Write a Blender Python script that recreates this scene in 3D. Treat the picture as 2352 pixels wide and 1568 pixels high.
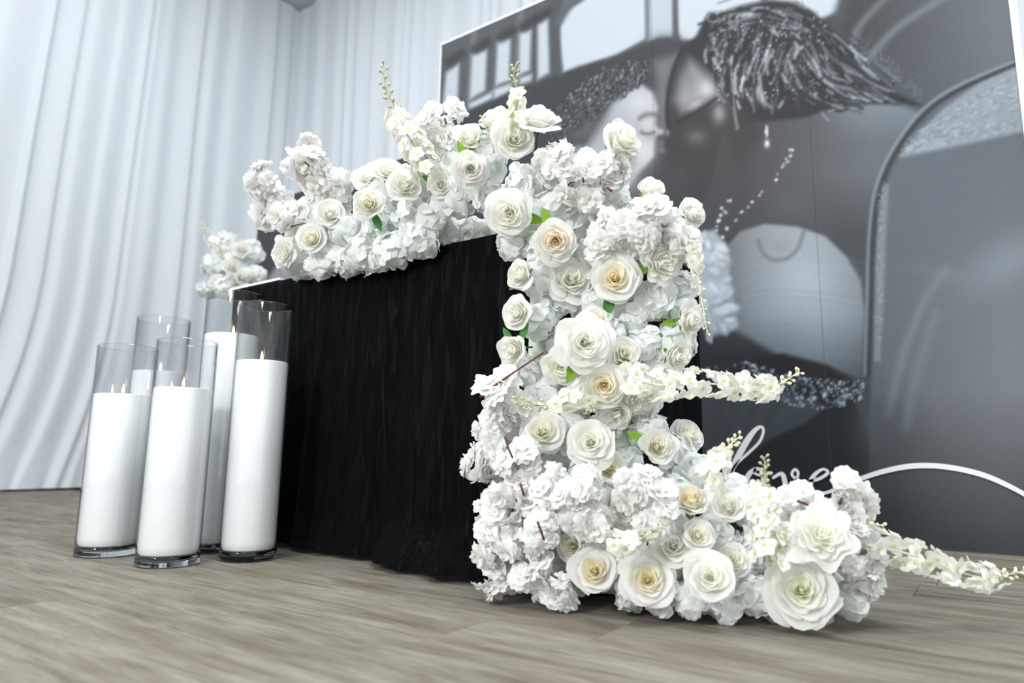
import bpy, math, random
import numpy as np
from mathutils import Vector, Matrix, Quaternion

for o in list(bpy.data.objects):
    bpy.data.objects.remove(o)
SC = bpy.context.scene
COL = SC.collection

# ------------------------------------------------------------------ camera
F, CX, CY, CAMH = 1560.0, 1176.0, 784.0, 0.28
PITCH, ROLL, YAW = math.radians(9.4), math.radians(0.9), math.radians(35.5)
_f0 = Vector((-math.sin(YAW), math.cos(YAW), 0)); _r0 = Vector((math.cos(YAW), math.sin(YAW), 0)); _u0 = Vector((0, 0, 1))
FW = _f0 * math.cos(PITCH) + _u0 * math.sin(PITCH)
_up = -_f0 * math.sin(PITCH) + _u0 * math.cos(PITCH)
RT = _r0 * math.cos(ROLL) + _up * math.sin(ROLL)
UP = -_r0 * math.sin(ROLL) + _up * math.cos(ROLL)
ORG = Vector((0, 0, CAMH))
cam_d = bpy.data.cameras.new('camera'); cam = bpy.data.objects.new('camera', cam_d); COL.objects.link(cam)
cam_d.sensor_width = 36.0; cam_d.lens = F / 2352 * 36.0; cam_d.clip_start = 0.02
m = Matrix((RT, UP, -FW)).transposed().to_4x4(); m.translation = ORG
cam.matrix_world = m
cam_d.dof.use_dof = True; cam_d.dof.focus_distance = 1.55; cam_d.dof.aperture_fstop = 2.4
SC.camera = cam

# ------------------------------------------------------------------ world, lamps, exposure
W = bpy.data.worlds.new('world'); SC.world = W; W.use_nodes = True
bg = W.node_tree.nodes['Background']; bg.inputs[0].default_value = (0.90, 0.955, 1.0, 1); bg.inputs[1].default_value = 0.90
def area(name, loc, target, sx, sy, power, col):
    l = bpy.data.lights.new(name, 'AREA'); l.shape = 'RECTANGLE'; l.size = sx; l.size_y = sy; l.energy = power; l.color = col
    o = bpy.data.objects.new(name, l); COL.objects.link(o); o.location = loc
    o.rotation_euler = (Vector(target) - Vector(loc)).to_track_quat('-Z', 'Y').to_euler(); return o
area('studio_flash', (-0.95, -1.75, 1.45), (-0.8, 1.5, 0.6), 0.34, 0.34, 35, (1.0, 0.985, 0.96))
LP = (13, 34, 68, 26, 42, 11, 14)
for k, (lx, ly) in enumerate(((-4.0, 0.6), (-1.6, 0.6), (0.9, 0.6), (-3.0, -2.0), (0.2, -2.0), (-3.7, 2.0), (-1.0, 3.15))):  # unseen fill lights added overhead to brighten curtains, floor and flowers
    area('added_fill_light', (lx, ly, 4.45), (lx, ly, 0), 1.2, 0.6, LP[k], (0.96, 0.98, 1.0))
SC.cycles.max_bounces = 16; SC.cycles.diffuse_bounces = 8; SC.cycles.transparent_max_bounces = 24
VS = SC.view_settings
VS.view_transform = 'Standard'; VS.look = 'None'; VS.exposure = 0.58; VS.gamma = 1.0; VS.use_curve_mapping = False

# ------------------------------------------------------------------ helpers
def ray(px, py): return FW + RT * ((px - CX) / F) - UP * ((py - CY) / F)
def on_floor(px, py, z=0.0): d = ray(px, py); return ORG + d * ((z - CAMH) / d.z)
def on_y(px, py, Y): d = ray(px, py); return ORG + d * (Y / d.y)
def at_depth(px, py, dep): return ORG + ray(px, py) * dep
def project(p):
    d = Vector(p) - ORG; z = d.dot(FW); return CX + F * d.dot(RT) / z, CY - F * d.dot(UP) / z, z

def mesh(name, vs, fs, smooth=True):
    me = bpy.data.meshes.new(name); me.from_pydata([tuple(v) for v in vs], [], fs); me.validate(); me.update()
    if smooth: me.polygons.foreach_set('use_smooth', [True] * len(me.polygons))
    return me
def obj(name, me, mat=None, parent=None, **props):
    o = bpy.data.objects.new(name, me); COL.objects.link(o)
    if mat is not None and len(me.materials) == 0: me.materials.append(mat)
    if parent is not None: o.parent = parent
    for k, v in props.items(): o[k] = v
    return o
def tag(o, label, cat, group=None):
    o['label'] = label; o['category'] = cat
    if group: o['group'] = group
    return o
def thing(name, label, cat, loc=(0, 0, 0), group=None):
    o = bpy.data.objects.new(name, None); COL.objects.link(o); o.location = loc; o.empty_display_size = 0.02
    return tag(o, label, cat, group)
class MB:
    def __init__(s): s.v = []; s.f = []
    def add(s, vs, fs):
        n = len(s.v); s.v += [tuple(v) for v in vs]; s.f += [tuple(i + n for i in f) for f in fs]
    def box(s, a, b):
        x0, y0, z0 = a; x1, y1, z1 = b
        s.add([(x0,y0,z0),(x1,y0,z0),(x1,y1,z0),(x0,y1,z0),(x0,y0,z1),(x1,y0,z1),(x1,y1,z1),(x0,y1,z1)],
              [(0,3,2,1),(4,5,6,7),(0,1,5,4),(1,2,6,5),(2,3,7,6),(3,0,4,7)])
    def grid(s, P):
        nv = len(P); nu = len(P[0])
        s.add([p for row in P for p in row], [(j*nu+i, j*nu+i+1, (j+1)*nu+i+1, (j+1)*nu+i) for j in range(nv-1) for i in range(nu-1)])
    def tube(s, pts, rad, n=6):
        pts = [Vector(p) for p in pts]; vs = []
        if not hasattr(rad, '__len__'): rad = [rad] * len(pts)
        for i, p in enumerate(pts):
            t = (pts[min(i+1, len(pts)-1)] - pts[max(i-1, 0)]).normalized()
            a = t.orthogonal().normalized() if i == 0 else (a - t * a.dot(t)).normalized()
            b = t.cross(a)
            vs += [p + (a * math.cos(2*math.pi*k/n) + b * math.sin(2*math.pi*k/n)) * rad[i] for k in range(n)]
        fs = [(i*n+k, i*n+(k+1)%n, (i+1)*n+(k+1)%n, (i+1)*n+k) for i in range(len(pts)-1) for k in range(n)]
        fs += [tuple(range(n-1, -1, -1)), tuple(range((len(pts)-1)*n, len(pts)*n))]
        s.add(vs, fs)
    def lathe(s, prof, n=48):
        vs = []; fs = []; m_ = len(prof)
        for r, z in prof:
            vs += [(r*math.cos(2*math.pi*k/n), r*math.sin(2*math.pi*k/n), z) for k in range(n)]
        fs = [(i*n+k, i*n+(k+1)%n, (i+1)*n+(k+1)%n, (i+1)*n+k) for i in range(m_-1) for k in range(n)]
        s.add(vs, fs)
    def ell(s, c, r, nu=8, nv=5, M=None):
        vs = []; fs = []
        for j in range(nv+1):
            th = math.pi*j/nv
            for i in range(nu):
                ph = 2*math.pi*i/nu
                q = Vector((r[0]*math.sin(th)*math.cos(ph), r[1]*math.sin(th)*math.sin(ph), r[2]*math.cos(th)))
                if M is not None: q = M @ q
                vs.append(Vector(c) + q)
        fs = [(j*nu+i, (j+1)*nu+i, (j+1)*nu+(i+1)%nu, j*nu+(i+1)%nu) for j in range(nv) for i in range(nu)]
        s.add(vs, fs)
    def mesh(s, name, smooth=True): return mesh(name, s.v, s.f, smooth)
    def build(s, name, mat, parent=None, smooth=True, **k): return obj(name, s.mesh(name, smooth), mat, parent, **k)

# ------------------------------------------------------------------ materials
def mat(name, col=(0.8,0.8,0.8), rough=0.6, spec=0.3, **kw):
    M = bpy.data.materials.new(name); M.use_nodes = True; b = M.node_tree.nodes['Principled BSDF']
    b.inputs['Base Color'].default_value = (*col, 1); b.inputs['Roughness'].default_value = rough
    b.inputs['Specular IOR Level'].default_value = spec
    for k, v in kw.items(): b.inputs[k].default_value = v
    return M
def nd(M, t, **kw):
    n = M.node_tree.nodes.new(t)
    for k, v in kw.items(): setattr(n, k, v)
    return n
def ln(M, a, b): M.node_tree.links.new(a, b)
def ramp(M, stops):
    r = nd(M, 'ShaderNodeValToRGB'); e = r.color_ramp.elements
    while len(e) < len(stops): e.new(0.5)
    for i, (p, c) in enumerate(stops): e[i].position = p; e[i].color = (*c, 1) if len(c) == 3 else c
    return r

def petal_mat(name, white, r0, r1, transl=0.28):
    """petal cloth: dyed with the object's colour towards the flower's centre, white outside, some light passes through"""
    M = bpy.data.materials.new(name); M.use_nodes = True; N = M.node_tree.nodes; b = N['Principled BSDF']; out = N['Material Output']
    tc = nd(M, 'ShaderNodeTexCoord'); sep = nd(M, 'ShaderNodeSeparateXYZ'); ln(M, tc.outputs['Object'], sep.inputs[0])
    cmb = nd(M, 'ShaderNodeCombineXYZ'); ln(M, sep.outputs[0], cmb.inputs[0]); ln(M, sep.outputs[1], cmb.inputs[1])
    le = nd(M, 'ShaderNodeVectorMath', operation='LENGTH'); ln(M, cmb.outputs[0], le.inputs[0])
    mr = nd(M, 'ShaderNodeMapRange'); mr.inputs[1].default_value = r0; mr.inputs[2].default_value = r1; ln(M, le.outputs['Value'], mr.inputs[0])
    oi = nd(M, 'ShaderNodeObjectInfo')
    mx = nd(M, 'ShaderNodeMix', data_type='RGBA'); ln(M, mr.outputs[0], mx.inputs[0]); ln(M, oi.outputs['Color'], mx.inputs[6]); mx.inputs[7].default_value = (*white, 1)
    ln(M, mx.outputs[2], b.inputs['Base Color']); b.inputs['Roughness'].default_value = 0.75; b.inputs['Specular IOR Level'].default_value = 0.15
    nz = nd(M, 'ShaderNodeTexNoise'); nz.inputs['Scale'].default_value = 9; nz.inputs['Detail'].default_value = 4; ln(M, tc.outputs['Object'], nz.inputs[0])
    bp = nd(M, 'ShaderNodeBump'); bp.inputs['Strength'].default_value = 0.18; bp.inputs['Distance'].default_value = 0.004
    ln(M, nz.outputs[0], bp.inputs['Height']); ln(M, bp.outputs[0], b.inputs['Normal'])
    t = nd(M, 'ShaderNodeBsdfTranslucent'); ln(M, mx.outputs[2], t.inputs[0])
    ms = nd(M, 'ShaderNodeMixShader'); ms.inputs[0].default_value = transl
    ln(M, b.outputs[0], ms.inputs[1]); ln(M, t.outputs[0], ms.inputs[2]); ln(M, ms.outputs[0], out.inputs[0])
    return M
M_ROSE = petal_mat('rose_petal_cloth', (0.905, 0.902, 0.868), 0.10, 0.55, 0.42)
M_HYD = petal_mat('hydrangea_petal_cloth', (0.90, 0.92, 0.915), 0.05, 0.45, 0.34)
M_CHERRY = petal_mat('cherry_petal_cloth', (0.90, 0.90, 0.89), 0.05, 0.5, 0.34)
M_DEL = petal_mat('delphinium_petal_cloth', (0.93, 0.925, 0.88), 0.06, 0.36, 0.34)
M_GREEN = mat('green_sepal', (0.19, 0.34, 0.03), 0.55)
M_LEAF = mat('green_leaf', (0.055, 0.20, 0.045), 0.5)
M_STEM = mat('dark_green_stem', (0.03, 0.09, 0.045), 0.5)
M_BUD = mat('sage_bud', (0.47, 0.47, 0.29), 0.65)
M_BUDP = mat('pale_bud', (0.75, 0.75, 0.52), 0.65)
M_TWIG = mat('brown_twig', (0.115, 0.035, 0.025), 0.6)
M_BASE = mat('foam_base', (0.62, 0.67, 0.58), 0.9, 0.1)
M_WHITE = mat('white_board', (0.82, 0.83, 0.84), 0.45)
M_WALL = mat('wall_paint', (0.74, 0.76, 0.77), 0.8)
M_CEIL = mat('ceiling_paint', (0.62, 0.63, 0.64), 0.9)

# floor wood
def wood():
    M = mat('grey_oak_vinyl', rough=0.6, spec=0.1); b = M.node_tree.nodes['Principled BSDF']
    tc = nd(M, 'ShaderNodeTexCoord'); oi = nd(M, 'ShaderNodeObjectInfo')
    off = nd(M, 'ShaderNodeVectorMath', operation='MULTIPLY_ADD'); ln(M, oi.outputs['Random'], off.inputs[0]); off.inputs[1].default_value = (37, 91, 13); ln(M, tc.outputs['Object'], off.inputs[2])
    m1 = nd(M, 'ShaderNodeMapping'); m1.inputs['Scale'].default_value = (1.5, 13, 1); ln(M, off.outputs[0], m1.inputs[0])
    n1 = nd(M, 'ShaderNodeTexNoise'); n1.inputs['Scale'].default_value = 3.2; n1.inputs['Detail'].default_value = 9; n1.inputs['Roughness'].default_value = 0.62; n1.inputs['Distortion'].default_value = 0.4; ln(M, m1.outputs[0], n1.inputs[0])
    m2 = nd(M, 'ShaderNodeMapping'); m2.inputs['Scale'].default_value = (1.3, 5.5, 1); ln(M, off.outputs[0], m2.inputs[0])
    n2 = nd(M, 'ShaderNodeTexNoise'); n2.inputs['Scale'].default_value = 2.4; n2.inputs['Detail'].default_value = 3; ln(M, m2.outputs[0], n2.inputs[0])
    m3 = nd(M, 'ShaderNodeMapping'); m3.inputs['Scale'].default_value = (7, 150, 1); ln(M, off.outputs[0], m3.inputs[0])
    n3 = nd(M, 'ShaderNodeTexNoise'); n3.inputs['Scale'].default_value = 3.0; n3.inputs['Detail'].default_value = 4; ln(M, m3.outputs[0], n3.inputs[0])
    r1 = ramp(M, [(0.25, (0.125, 0.106, 0.082)), (0.42, (0.205, 0.183, 0.148)), (0.6, (0.262, 0.243, 0.202)), (0.8, (0.325, 0.308, 0.262))]); ln(M, n1.outputs[0], r1.inputs[0])
    r2 = ramp(M, [(0.3, (0.74, 0.69, 0.66)), (0.62, (1.08, 1.10, 1.11))]); ln(M, n2.outputs[0], r2.inputs[0])
    mx = nd(M, 'ShaderNodeMix', data_type='RGBA', blend_type='MULTIPLY'); mx.inputs[0].default_value = 1; ln(M, r1.outputs[0], mx.inputs[6]); ln(M, r2.outputs[0], mx.inputs[7])
    r3 = ramp(M, [(0.36, (0.62, 0.6, 0.58)), (0.5, (1, 1, 1))]); ln(M, n3.outputs[0], r3.inputs[0])
    mx2 = nd(M, 'ShaderNodeMix', data_type='RGBA', blend_type='MULTIPLY'); mx2.inputs[0].default_value = 0.55; ln(M, mx.outputs[2], mx2.inputs[6]); ln(M, r3.outputs[0], mx2.inputs[7])
    mr = nd(M, 'ShaderNodeMapRange'); ln(M, oi.outputs['Random'], mr.inputs[0]); mr.inputs[3].default_value = 0.80; mr.inputs[4].default_value = 0.99
    mx3 = nd(M, 'ShaderNodeVectorMath', operation='SCALE'); ln(M, mx2.outputs[2], mx3.inputs[0]); ln(M, mr.outputs[0], mx3.inputs['Scale'])
    ln(M, mx3.outputs[0], b.inputs['Base Color'])
    bp = nd(M, 'ShaderNodeBump'); bp.inputs['Strength'].default_value = 0.25; bp.inputs['Distance'].default_value = 0.002; ln(M, n3.outputs[0], bp.inputs['Height']); ln(M, bp.outputs[0], b.inputs['Normal'])
    return M
M_WOOD = wood()

def curtain_mat():
    M = mat('white_voile', (0.80, 0.835, 0.865), 0.85, 0.1); N = M.node_tree.nodes
    t = nd(M, 'ShaderNodeBsdfTranslucent'); t.inputs[0].default_value = (0.80, 0.84, 0.87, 1)
    ms = nd(M, 'ShaderNodeMixShader'); ms.inputs[0].default_value = 0.25
    ln(M, N['Principled BSDF'].outputs[0], ms.inputs[1]); ln(M, t.outputs[0], ms.inputs[2]); ln(M, ms.outputs[0], N['Material Output'].inputs[0])
    return M
M_CURT = curtain_mat()

def velvet():
    M = mat('black_crushed_velvet', (0.0012, 0.0013, 0.0016), 0.62, 0.085); b = M.node_tree.nodes['Principled BSDF']
    tc = nd(M, 'ShaderNodeTexCoord'); mp = nd(M, 'ShaderNodeMapping'); mp.inputs['Scale'].default_value = (48, 48, 6); ln(M, tc.outputs['Object'], mp.inputs[0])
    n = nd(M, 'ShaderNodeTexNoise'); n.inputs['Scale'].default_value = 1.0; n.inputs['Detail'].default_value = 6; n.inputs['Distortion'].default_value = 1.2; ln(M, mp.outputs[0], n.inputs[0])
    r = ramp(M, [(0.48, (0.95, 0.95, 0.95)), (0.74, (0.40, 0.40, 0.40))]); ln(M, n.outputs[0], r.inputs[0]); ln(M, r.outputs[0], b.inputs['Roughness'])
    bp = nd(M, 'ShaderNodeBump'); bp.inputs['Strength'].default_value = 0.5; bp.inputs['Distance'].default_value = 0.006; ln(M, n.outputs[0], bp.inputs['Height']); ln(M, bp.outputs[0], b.inputs['Normal'])
    b.inputs['Sheen Weight'].default_value = 0.0; b.inputs['Sheen Roughness'].default_value = 0.35; b.inputs['Sheen Tint'].default_value = (0.55, 0.6, 0.7, 1)
    return M
M_VELVET = velvet()

def glass():
    M = bpy.data.materials.new('clear_glass'); M.use_nodes = True; N = M.node_tree.nodes; N.remove(N['Principled BSDF'])
    t = nd(M, 'ShaderNodeBsdfTransparent'); t.inputs[0].default_value = (0.965, 0.972, 0.975, 1)
    lw2 = nd(M, 'ShaderNodeLayerWeight'); lw2.inputs[0].default_value = 0.5
    p2 = nd(M, 'ShaderNodeMath', operation='POWER'); ln(M, lw2.outputs['Facing'], p2.inputs[0]); p2.inputs[1].default_value = 4.0
    mx = nd(M, 'ShaderNodeMix', data_type='RGBA'); ln(M, p2.outputs[0], mx.inputs[0]); mx.inputs[6].default_value = (0.965, 0.972, 0.975, 1); mx.inputs[7].default_value = (0.30, 0.33, 0.34, 1); ln(M, mx.outputs[2], t.inputs[0])
    g = nd(M, 'ShaderNodeBsdfGlossy'); g.inputs['Roughness'].default_value = 0.03
    lw = nd(M, 'ShaderNodeLayerWeight'); lw.inputs[0].default_value = 0.5
    pw = nd(M, 'ShaderNodeMath', operation='POWER'); ln(M, lw.outputs['Facing'], pw.inputs[0]); pw.inputs[1].default_value = 5.0
    ma = nd(M, 'ShaderNodeMath', operation='MULTIPLY_ADD'); ln(M, pw.outputs[0], ma.inputs[0]); ma.inputs[1].default_value = 0.7; ma.inputs[2].default_value = 0.045
    ms = nd(M, 'ShaderNodeMixShader'); ln(M, ma.outputs[0], ms.inputs[0]); ln(M, t.outputs[0], ms.inputs[1]); ln(M, g.outputs[0], ms.inputs[2])
    ln(M, ms.outputs[0], N['Material Output'].inputs[0]); return M
M_GLASS = glass()
M_GBASE = mat('thick_glass', (0.74, 0.78, 0.79), 0.02, 0.5, **{'Transmission Weight': 1.0, 'IOR': 1.48})
def wax():
    M = mat('pearled_white_wax', (0.90, 0.905, 0.91), 0.8, 0.1); b = M.node_tree.nodes['Principled BSDF']
    tc = nd(M, 'ShaderNodeTexCoord'); n = nd(M, 'ShaderNodeTexNoise'); n.inputs['Scale'].default_value = 420; n.inputs['Detail'].default_value = 1; ln(M, tc.outputs['Object'], n.inputs[0])
    bp = nd(M, 'ShaderNodeBump'); bp.inputs['Strength'].default_value = 0.35; bp.inputs['Distance'].default_value = 0.002; ln(M, n.outputs[0], bp.inputs['Height']); ln(M, bp.outputs[0], b.inputs['Normal']); return M
M_WAX = wax()
M_FLAME = mat('flame', (1, 0.8, 0.5), 0.5, 0.0, **{'Emission Color': (1.0, 0.62, 0.27, 1), 'Emission Strength': 7.0})
M_WICK = mat('wick', (0.03, 0.025, 0.02), 0.9)

# ------------------------------------------------------------------ setting
fl = thing('floor', 'x', 'x'); del fl['label']; del fl['category']; fl['kind'] = 'structure'
_sub = MB(); _sub.box((-5.6, -3.2, -0.06), (2.6, 4.2, -0.0062)); _sub.build('subfloor', mat('joint_dark', (0.05, 0.042, 0.036), 0.9), fl, False)
PWID, PLEN = 0.18, 1.22
def plank_mesh(L, Wd):
    g, c = 0.0004, 0.0010
    b = MB(); x0, x1, y0, y1 = g, L - g, g, Wd - g
    b.add([(x0,y0,-0.006),(x1,y0,-0.006),(x1,y1,-0.006),(x0,y1,-0.006),(x0,y0,-c),(x1,y0,-c),(x1,y1,-c),(x0,y1,-c),(x0+c,y0+c,0),(x1-c,y0+c,0),(x1-c,y1-c,0),(x0+c,y1-c,0)],
          [(0,1,5,4),(1,2,6,5),(2,3,7,6),(3,0,4,7),(4,5,9,8),(5,6,10,9),(6,7,11,10),(7,4,8,11),(8,9,10,11)])
    return b.mesh('plank', False)
PM = plank_mesh(PLEN, PWID)
row_x = {-2: -1.45, -1: -1.11, 0: -0.735, 1: -0.537}     # end joints read off the floor
rng = random.Random(4)
for r_ in range(-18, 16):
    y0 = 0.795 + (r_) * PWID
    if y0 < -2.6 or y0 > 3.7: continue
    x = row_x.get(r_, rng.uniform(-1.2, 0.0))
    k0 = int((x + 5.4) / PLEN)
    for k in range(-k0, int((2.3 - x) / PLEN) + 1):
        o = obj('plank', PM, M_WOOD, fl); o.location = (x + k * PLEN, y0, 0)

s = MB(); s.box((-5.62, -3.2, 0), (-5.52, 4.1, 4.6)); s.build('wall_left', M_WALL, None, False, kind='structure')
s = MB(); s.box((-5.52, 4.0, 0), (2.6, 4.1, 4.6)); s.build('wall_back', M_WALL, None, False, kind='structure')
s = MB(); s.box((-5.62, -3.2, 4.6), (2.6, 4.1, 4.7)); s.build('ceiling', M_CEIL, None, False, kind='structure')

# ------------------------------------------------------------------ curtains
def curtain(axis, a0, a1, base, seed, label, top=4.54, amp=0.034, hem=0.0):
    """pleated sheer; axis 'y': hangs along y at x=base, 'x': hangs along x at y=base"""
    rg = random.Random(seed); ks = [a0]
    while ks[-1] < a1: ks.append(ks[-1] + rg.choice((0.035, 0.05, 0.06, 0.09, 0.14, 0.20)))
    ks[-1] = a1
    dv = [rg.uniform(0.35, 1.0) * (1 if i % 2 else -1) for i in range(len(ks))]
    n = int((a1 - a0) / 0.011); nz = 34; P = []
    def fold(u):
        i = 0
        while i < len(ks) - 2 and ks[i+1] < u: i += 1
        t = (u - ks[i]) / max(1e-6, ks[i+1] - ks[i]); t = t * t * (3 - 2 * t)
        return dv[i] * (1 - t) + dv[i+1] * t
    tp = [min(1.0, (a1 - a0) * min(i, n - i) / n / 0.12) for i in range(n + 1)]      # folds die out where two panels meet
    ft = [fold(a0 + (a1 - a0) * i / n) * tp[i] for i in range(n + 1)]
    for j in range(nz + 1):
        w = (j / nz) ** 1.25; z = top * (1 - w) + 0.012 * w
        d = 1 - z / top; row = []
        for i in range(n + 1):
            a = a0 + (a1 - a0) * i / n
            f = ft[i] * amp * (0.55 + 0.6 * d) + 0.012 * tp[i] * math.sin(a * 3.1 + z * 1.7 + seed)
            if axis == 'y':
                lean = max(0.0, 3.3 - a)
                q = max(0.0, 1 - z / 1.5)
                yy = a - 0.085 * lean * d - 0.30 * min(1.0, lean) * q * q
                xx = base + f + 0.16 * q * q * min(1, lean) + hem * max(0, 1 - z / 0.05) * (0.4 + 0.3 * tp[i] * math.sin(a * 37)) * min(1, (3.70 - a) / 0.3)
                row.append((xx, yy, z))
            else:
                row.append((a, base - f - hem * max(0, 1 - z / 0.05), z))
        P.append(row)
    b = MB(); b.grid(P)
    return tag(b.build('curtain', M_CURT), label, 'curtain')
LB = -5.27
curtain('y', 2.44, 3.70, LB, 3, 'white sheer curtain panel hanging beside the corner of the room', hem=0.05)
curtain('y', 1.275, 2.44, LB, 7, 'white sheer curtain panel flaring at its hem, behind the glass candles', hem=0.08)
curtain('y', -0.2, 1.275, LB, 12, 'white sheer curtain panel whose hem sweeps out farthest from the room corner', hem=0.08)
curtain('x', -5.27, -3.565, 3.70, 21, 'white sheer curtain on the back wall, between corner and low dark panel', amp=0.028)
curtain('x', -3.565, -1.61, 3.70, 27, 'white sheer curtain on the back wall above the tall photo backdrop\'s upper corner', amp=0.028)
curtain('x', -1.61, 0.19, 3.70, 28, 'white sheer curtain hidden behind the tall photo backdrop', amp=0.03)
curtain('x', 0.19, 2.20, 3.70, 31, 'white sheer curtain showing past the light frame edge of the backdrop', amp=0.03)

# ------------------------------------------------------------------ printed backdrop
BY = 2.62                                   # face of the print
BX0, BX1, BTOP = -2.39, 0.146, 2.555
SEAM = [BX0, -1.757, -1.123, -0.489, BX1]
S_ = 0.5; OX, OY, CW, CH = 540, -540, 1860, 1880      # the picture is drawn at half scale, then dyed into the sheets
NW, NH = int(CW * S_), int(CH * S_)
IMG = np.full((NH, NW), 74.0)
TNT = np.zeros((NH, NW))                   # warm(+) / cool(-) cast of the ink
YY, XX = np.mgrid[0:NH, 0:NW]; XX = XX / S_ + OX; YY = YY / S_ + OY
def win(x0, y0, x1, y1, m_):
    i0 = max(0, int((x0 - m_ - OX) * S_)); i1 = min(NW, int((x1 + m_ - OX) * S_) + 2)
    j0 = max(0, int((y0 - m_ - OY) * S_)); j1 = min(NH, int((y1 + m_ - OY) * S_) + 2)
    return (slice(j0, max(j0, j1)), slice(i0, max(i0, i1)))
def segd(X, Y, a, b):
    dx, dy = b[0]-a[0], b[1]-a[1]; L = dx*dx + dy*dy + 1e-9
    t = np.clip(((X-a[0])*dx + (Y-a[1])*dy) / L, 0, 1); return np.hypot(X-a[0]-t*dx, Y-a[1]-t*dy), t
def blend(w, al, v, dst=None):
    D = IMG if dst is None else dst
    D[w] = D[w] * (1 - al) + v * al
def poly(pts, v, blur=4, al=1.0):
    xs = [p[0] for p in pts]; ys = [p[1] for p in pts]; w = win(min(xs), min(ys), max(xs), max(ys), blur * 2); X, Y = XX[w], YY[w]
    if X.size == 0: return
    ins = np.zeros(X.shape, bool); d = np.full(X.shape, 1e9)
    for i in range(len(pts)):
        a, b = pts[i], pts[(i+1) % len(pts)]
        c = ((a[1] > Y) != (b[1] > Y)) & (X < (b[0]-a[0]) * (Y-a[1]) / (b[1]-a[1] + 1e-9) + a[0]); ins ^= c
        d = np.minimum(d, segd(X, Y, a, b)[0])
    sd = np.where(ins, d, -d); t = np.clip(sd / blur * 0.5 + 0.5, 0, 1); t = t*t*(3-2*t)
    blend(w, t * al, v if not callable(v) else v(X, Y))
def spline(pts, n=8):
    out = []; P = [pts[0]] + list(pts) + [pts[-1]]
    for i in range(1, len(P)-2):
        for k in range(n):
            t = k / n; a, b, c, d = P[i-1], P[i], P[i+1], P[i+2]
            out.append(tuple(0.5*((2*b[q]) + (-a[q]+c[q])*t + (2*a[q]-5*b[q]+4*c[q]-d[q])*t*t + (-a[q]+3*b[q]-3*c[q]+d[q])*t**3) for q in range(len(b))))
    out.append(tuple(pts[-1])); return out
def stroke(pts, wd, v, blur=3, al=1.0, smooth=True):
    if smooth and len(pts) > 2: pts = spline(pts, 5)
    xs = [p[0] for p in pts]; ys = [p[1] for p in pts]; w = win(min(xs), min(ys), max(xs), max(ys), wd + blur*2); X, Y = XX[w], YY[w]
    if X.size == 0: return
    d = np.full(X.shape, 1e9)
    for a, b in zip(pts[:-1], pts[1:]): d = np.minimum(d, segd(X, Y, a, b)[0])
    t = np.clip((wd/2 - d) / blur * 0.5 + 0.5, 0, 1); blend(w, t*t*(3-2*t)*al, v)
def blob(cx, cy, rx, ry, v, al=1.0, rot=0, dst=None, p=1.0):
    R = max(rx, ry) * 2.4; w = win(cx-R, cy-R, cx+R, cy+R, 2); X, Y = XX[w]-cx, YY[w]-cy
    if X.size == 0: return
    c, s = math.cos(rot), math.sin(rot); q = ((X*c+Y*s)/rx)**2 + ((-X*s+Y*c)/ry)**2
    blend(w, np.exp(-q**p * 1.2) * al, v, dst)
def dot(x, y, r, v, al=1.0): blob(x, y, r, r, v, al, p=2.0)
pr = random.Random(11)

# broad tones: dark seat at left, grey cloth at right
IMG[:] = 62 + 46 * np.clip((XX - 1850) / 420, 0, 1)
IMG[:] += 14 * np.clip((YY - 300) / 500, 0, 1) * np.clip((XX - 1990) / 200, 0, 1) - 40 * np.clip((YY - 960) / 260, 0, 1) * np.clip((XX - 1800) / 200, 0, 1)
# windows of the carriage, upper left
poly([(560,-560),(2500,-560),(2000,0),(1900,-10),(1560,90),(1500,100),(1290,170),(1050,262),(1000,285)], 88, 8)
for k in range(-6, 7):
    x = 1075 + k * 52; stroke([(x+44,-300),(x,260)], 16, 112 - 20*(k % 2), 6, 0.8, False)
WHT = 208
for p_ in ([(1025,167),(1055,146),(1051,247),(1015,259)], [(1085,125),(1119,115),(1115,208),(1079,229)], [(1078,238),(1131,211),(1131,226),(1077,259)],
           [(1143,95),(1173,89),(1170,185),(1138,197)], [(1135,205),(1176,191),(1173,208),(1135,229)], [(1194,77),(1220,69),(1217,161),(1191,173)],
           [(1194,179),(1222,170),(1220,185),(1195,194)], [(1235,54),(1259,39),(1262,167),(1235,182)]):
    poly(p_, WHT, 7)
for (xa, ya) in ((1040,112),(1100,85),(1158,58),(1210,32),(1248,12)):
    stroke([(xa-8,ya+30),(xa+20,ya+12)], 20, 52, 10, 0.8, False)
poly([(1560,-500),(1700,-500),(1930,-500),(1990,-250),(1940,0),(1920,30),(1880,45),(1640,60),(1600,92),(1566,92),(1557,75),(1551,0)], WHT+4, 8)
poly(spline([(1295,165),(1288,110),(1287,54),(1300,25),(1343,0),(1400,-60),(1480,-120),(1483,0),(1485,88)], 4) + [(1417,125)], WHT+5, 6)
poly([(1488,-300),(1545,-300),(1548,95),(1489,95)], 200, 8)
stroke([(1484,-300),(1487,90)], 9, 125, 6, 1, False); stroke([(1549,-300),(1552,85)], 12, 88, 6, 1, False)
stroke([(1282,-30),(1276,60),(1279,165)], 20, 82, 8); stroke([(1390,-60),(1315,5),(1284,50)], 18, 96, 8)
# seat back under the windows
poly([(1000,285),(1050,262),(1290,172),(1417,130),(1480,102),(1510,88),(1545,86),(1566,108),(1540,210),(1530,300),(1540,420),(1600,600),(1400,700),(1000,600)], 64, 8)
poly([(1500,140),(1560,120),(1535,200),(1528,300),(1512,290),(1514,230)], 128, 18, 0.8)
blob(1530, 100, 40, 22, 70, 0.9)
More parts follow.
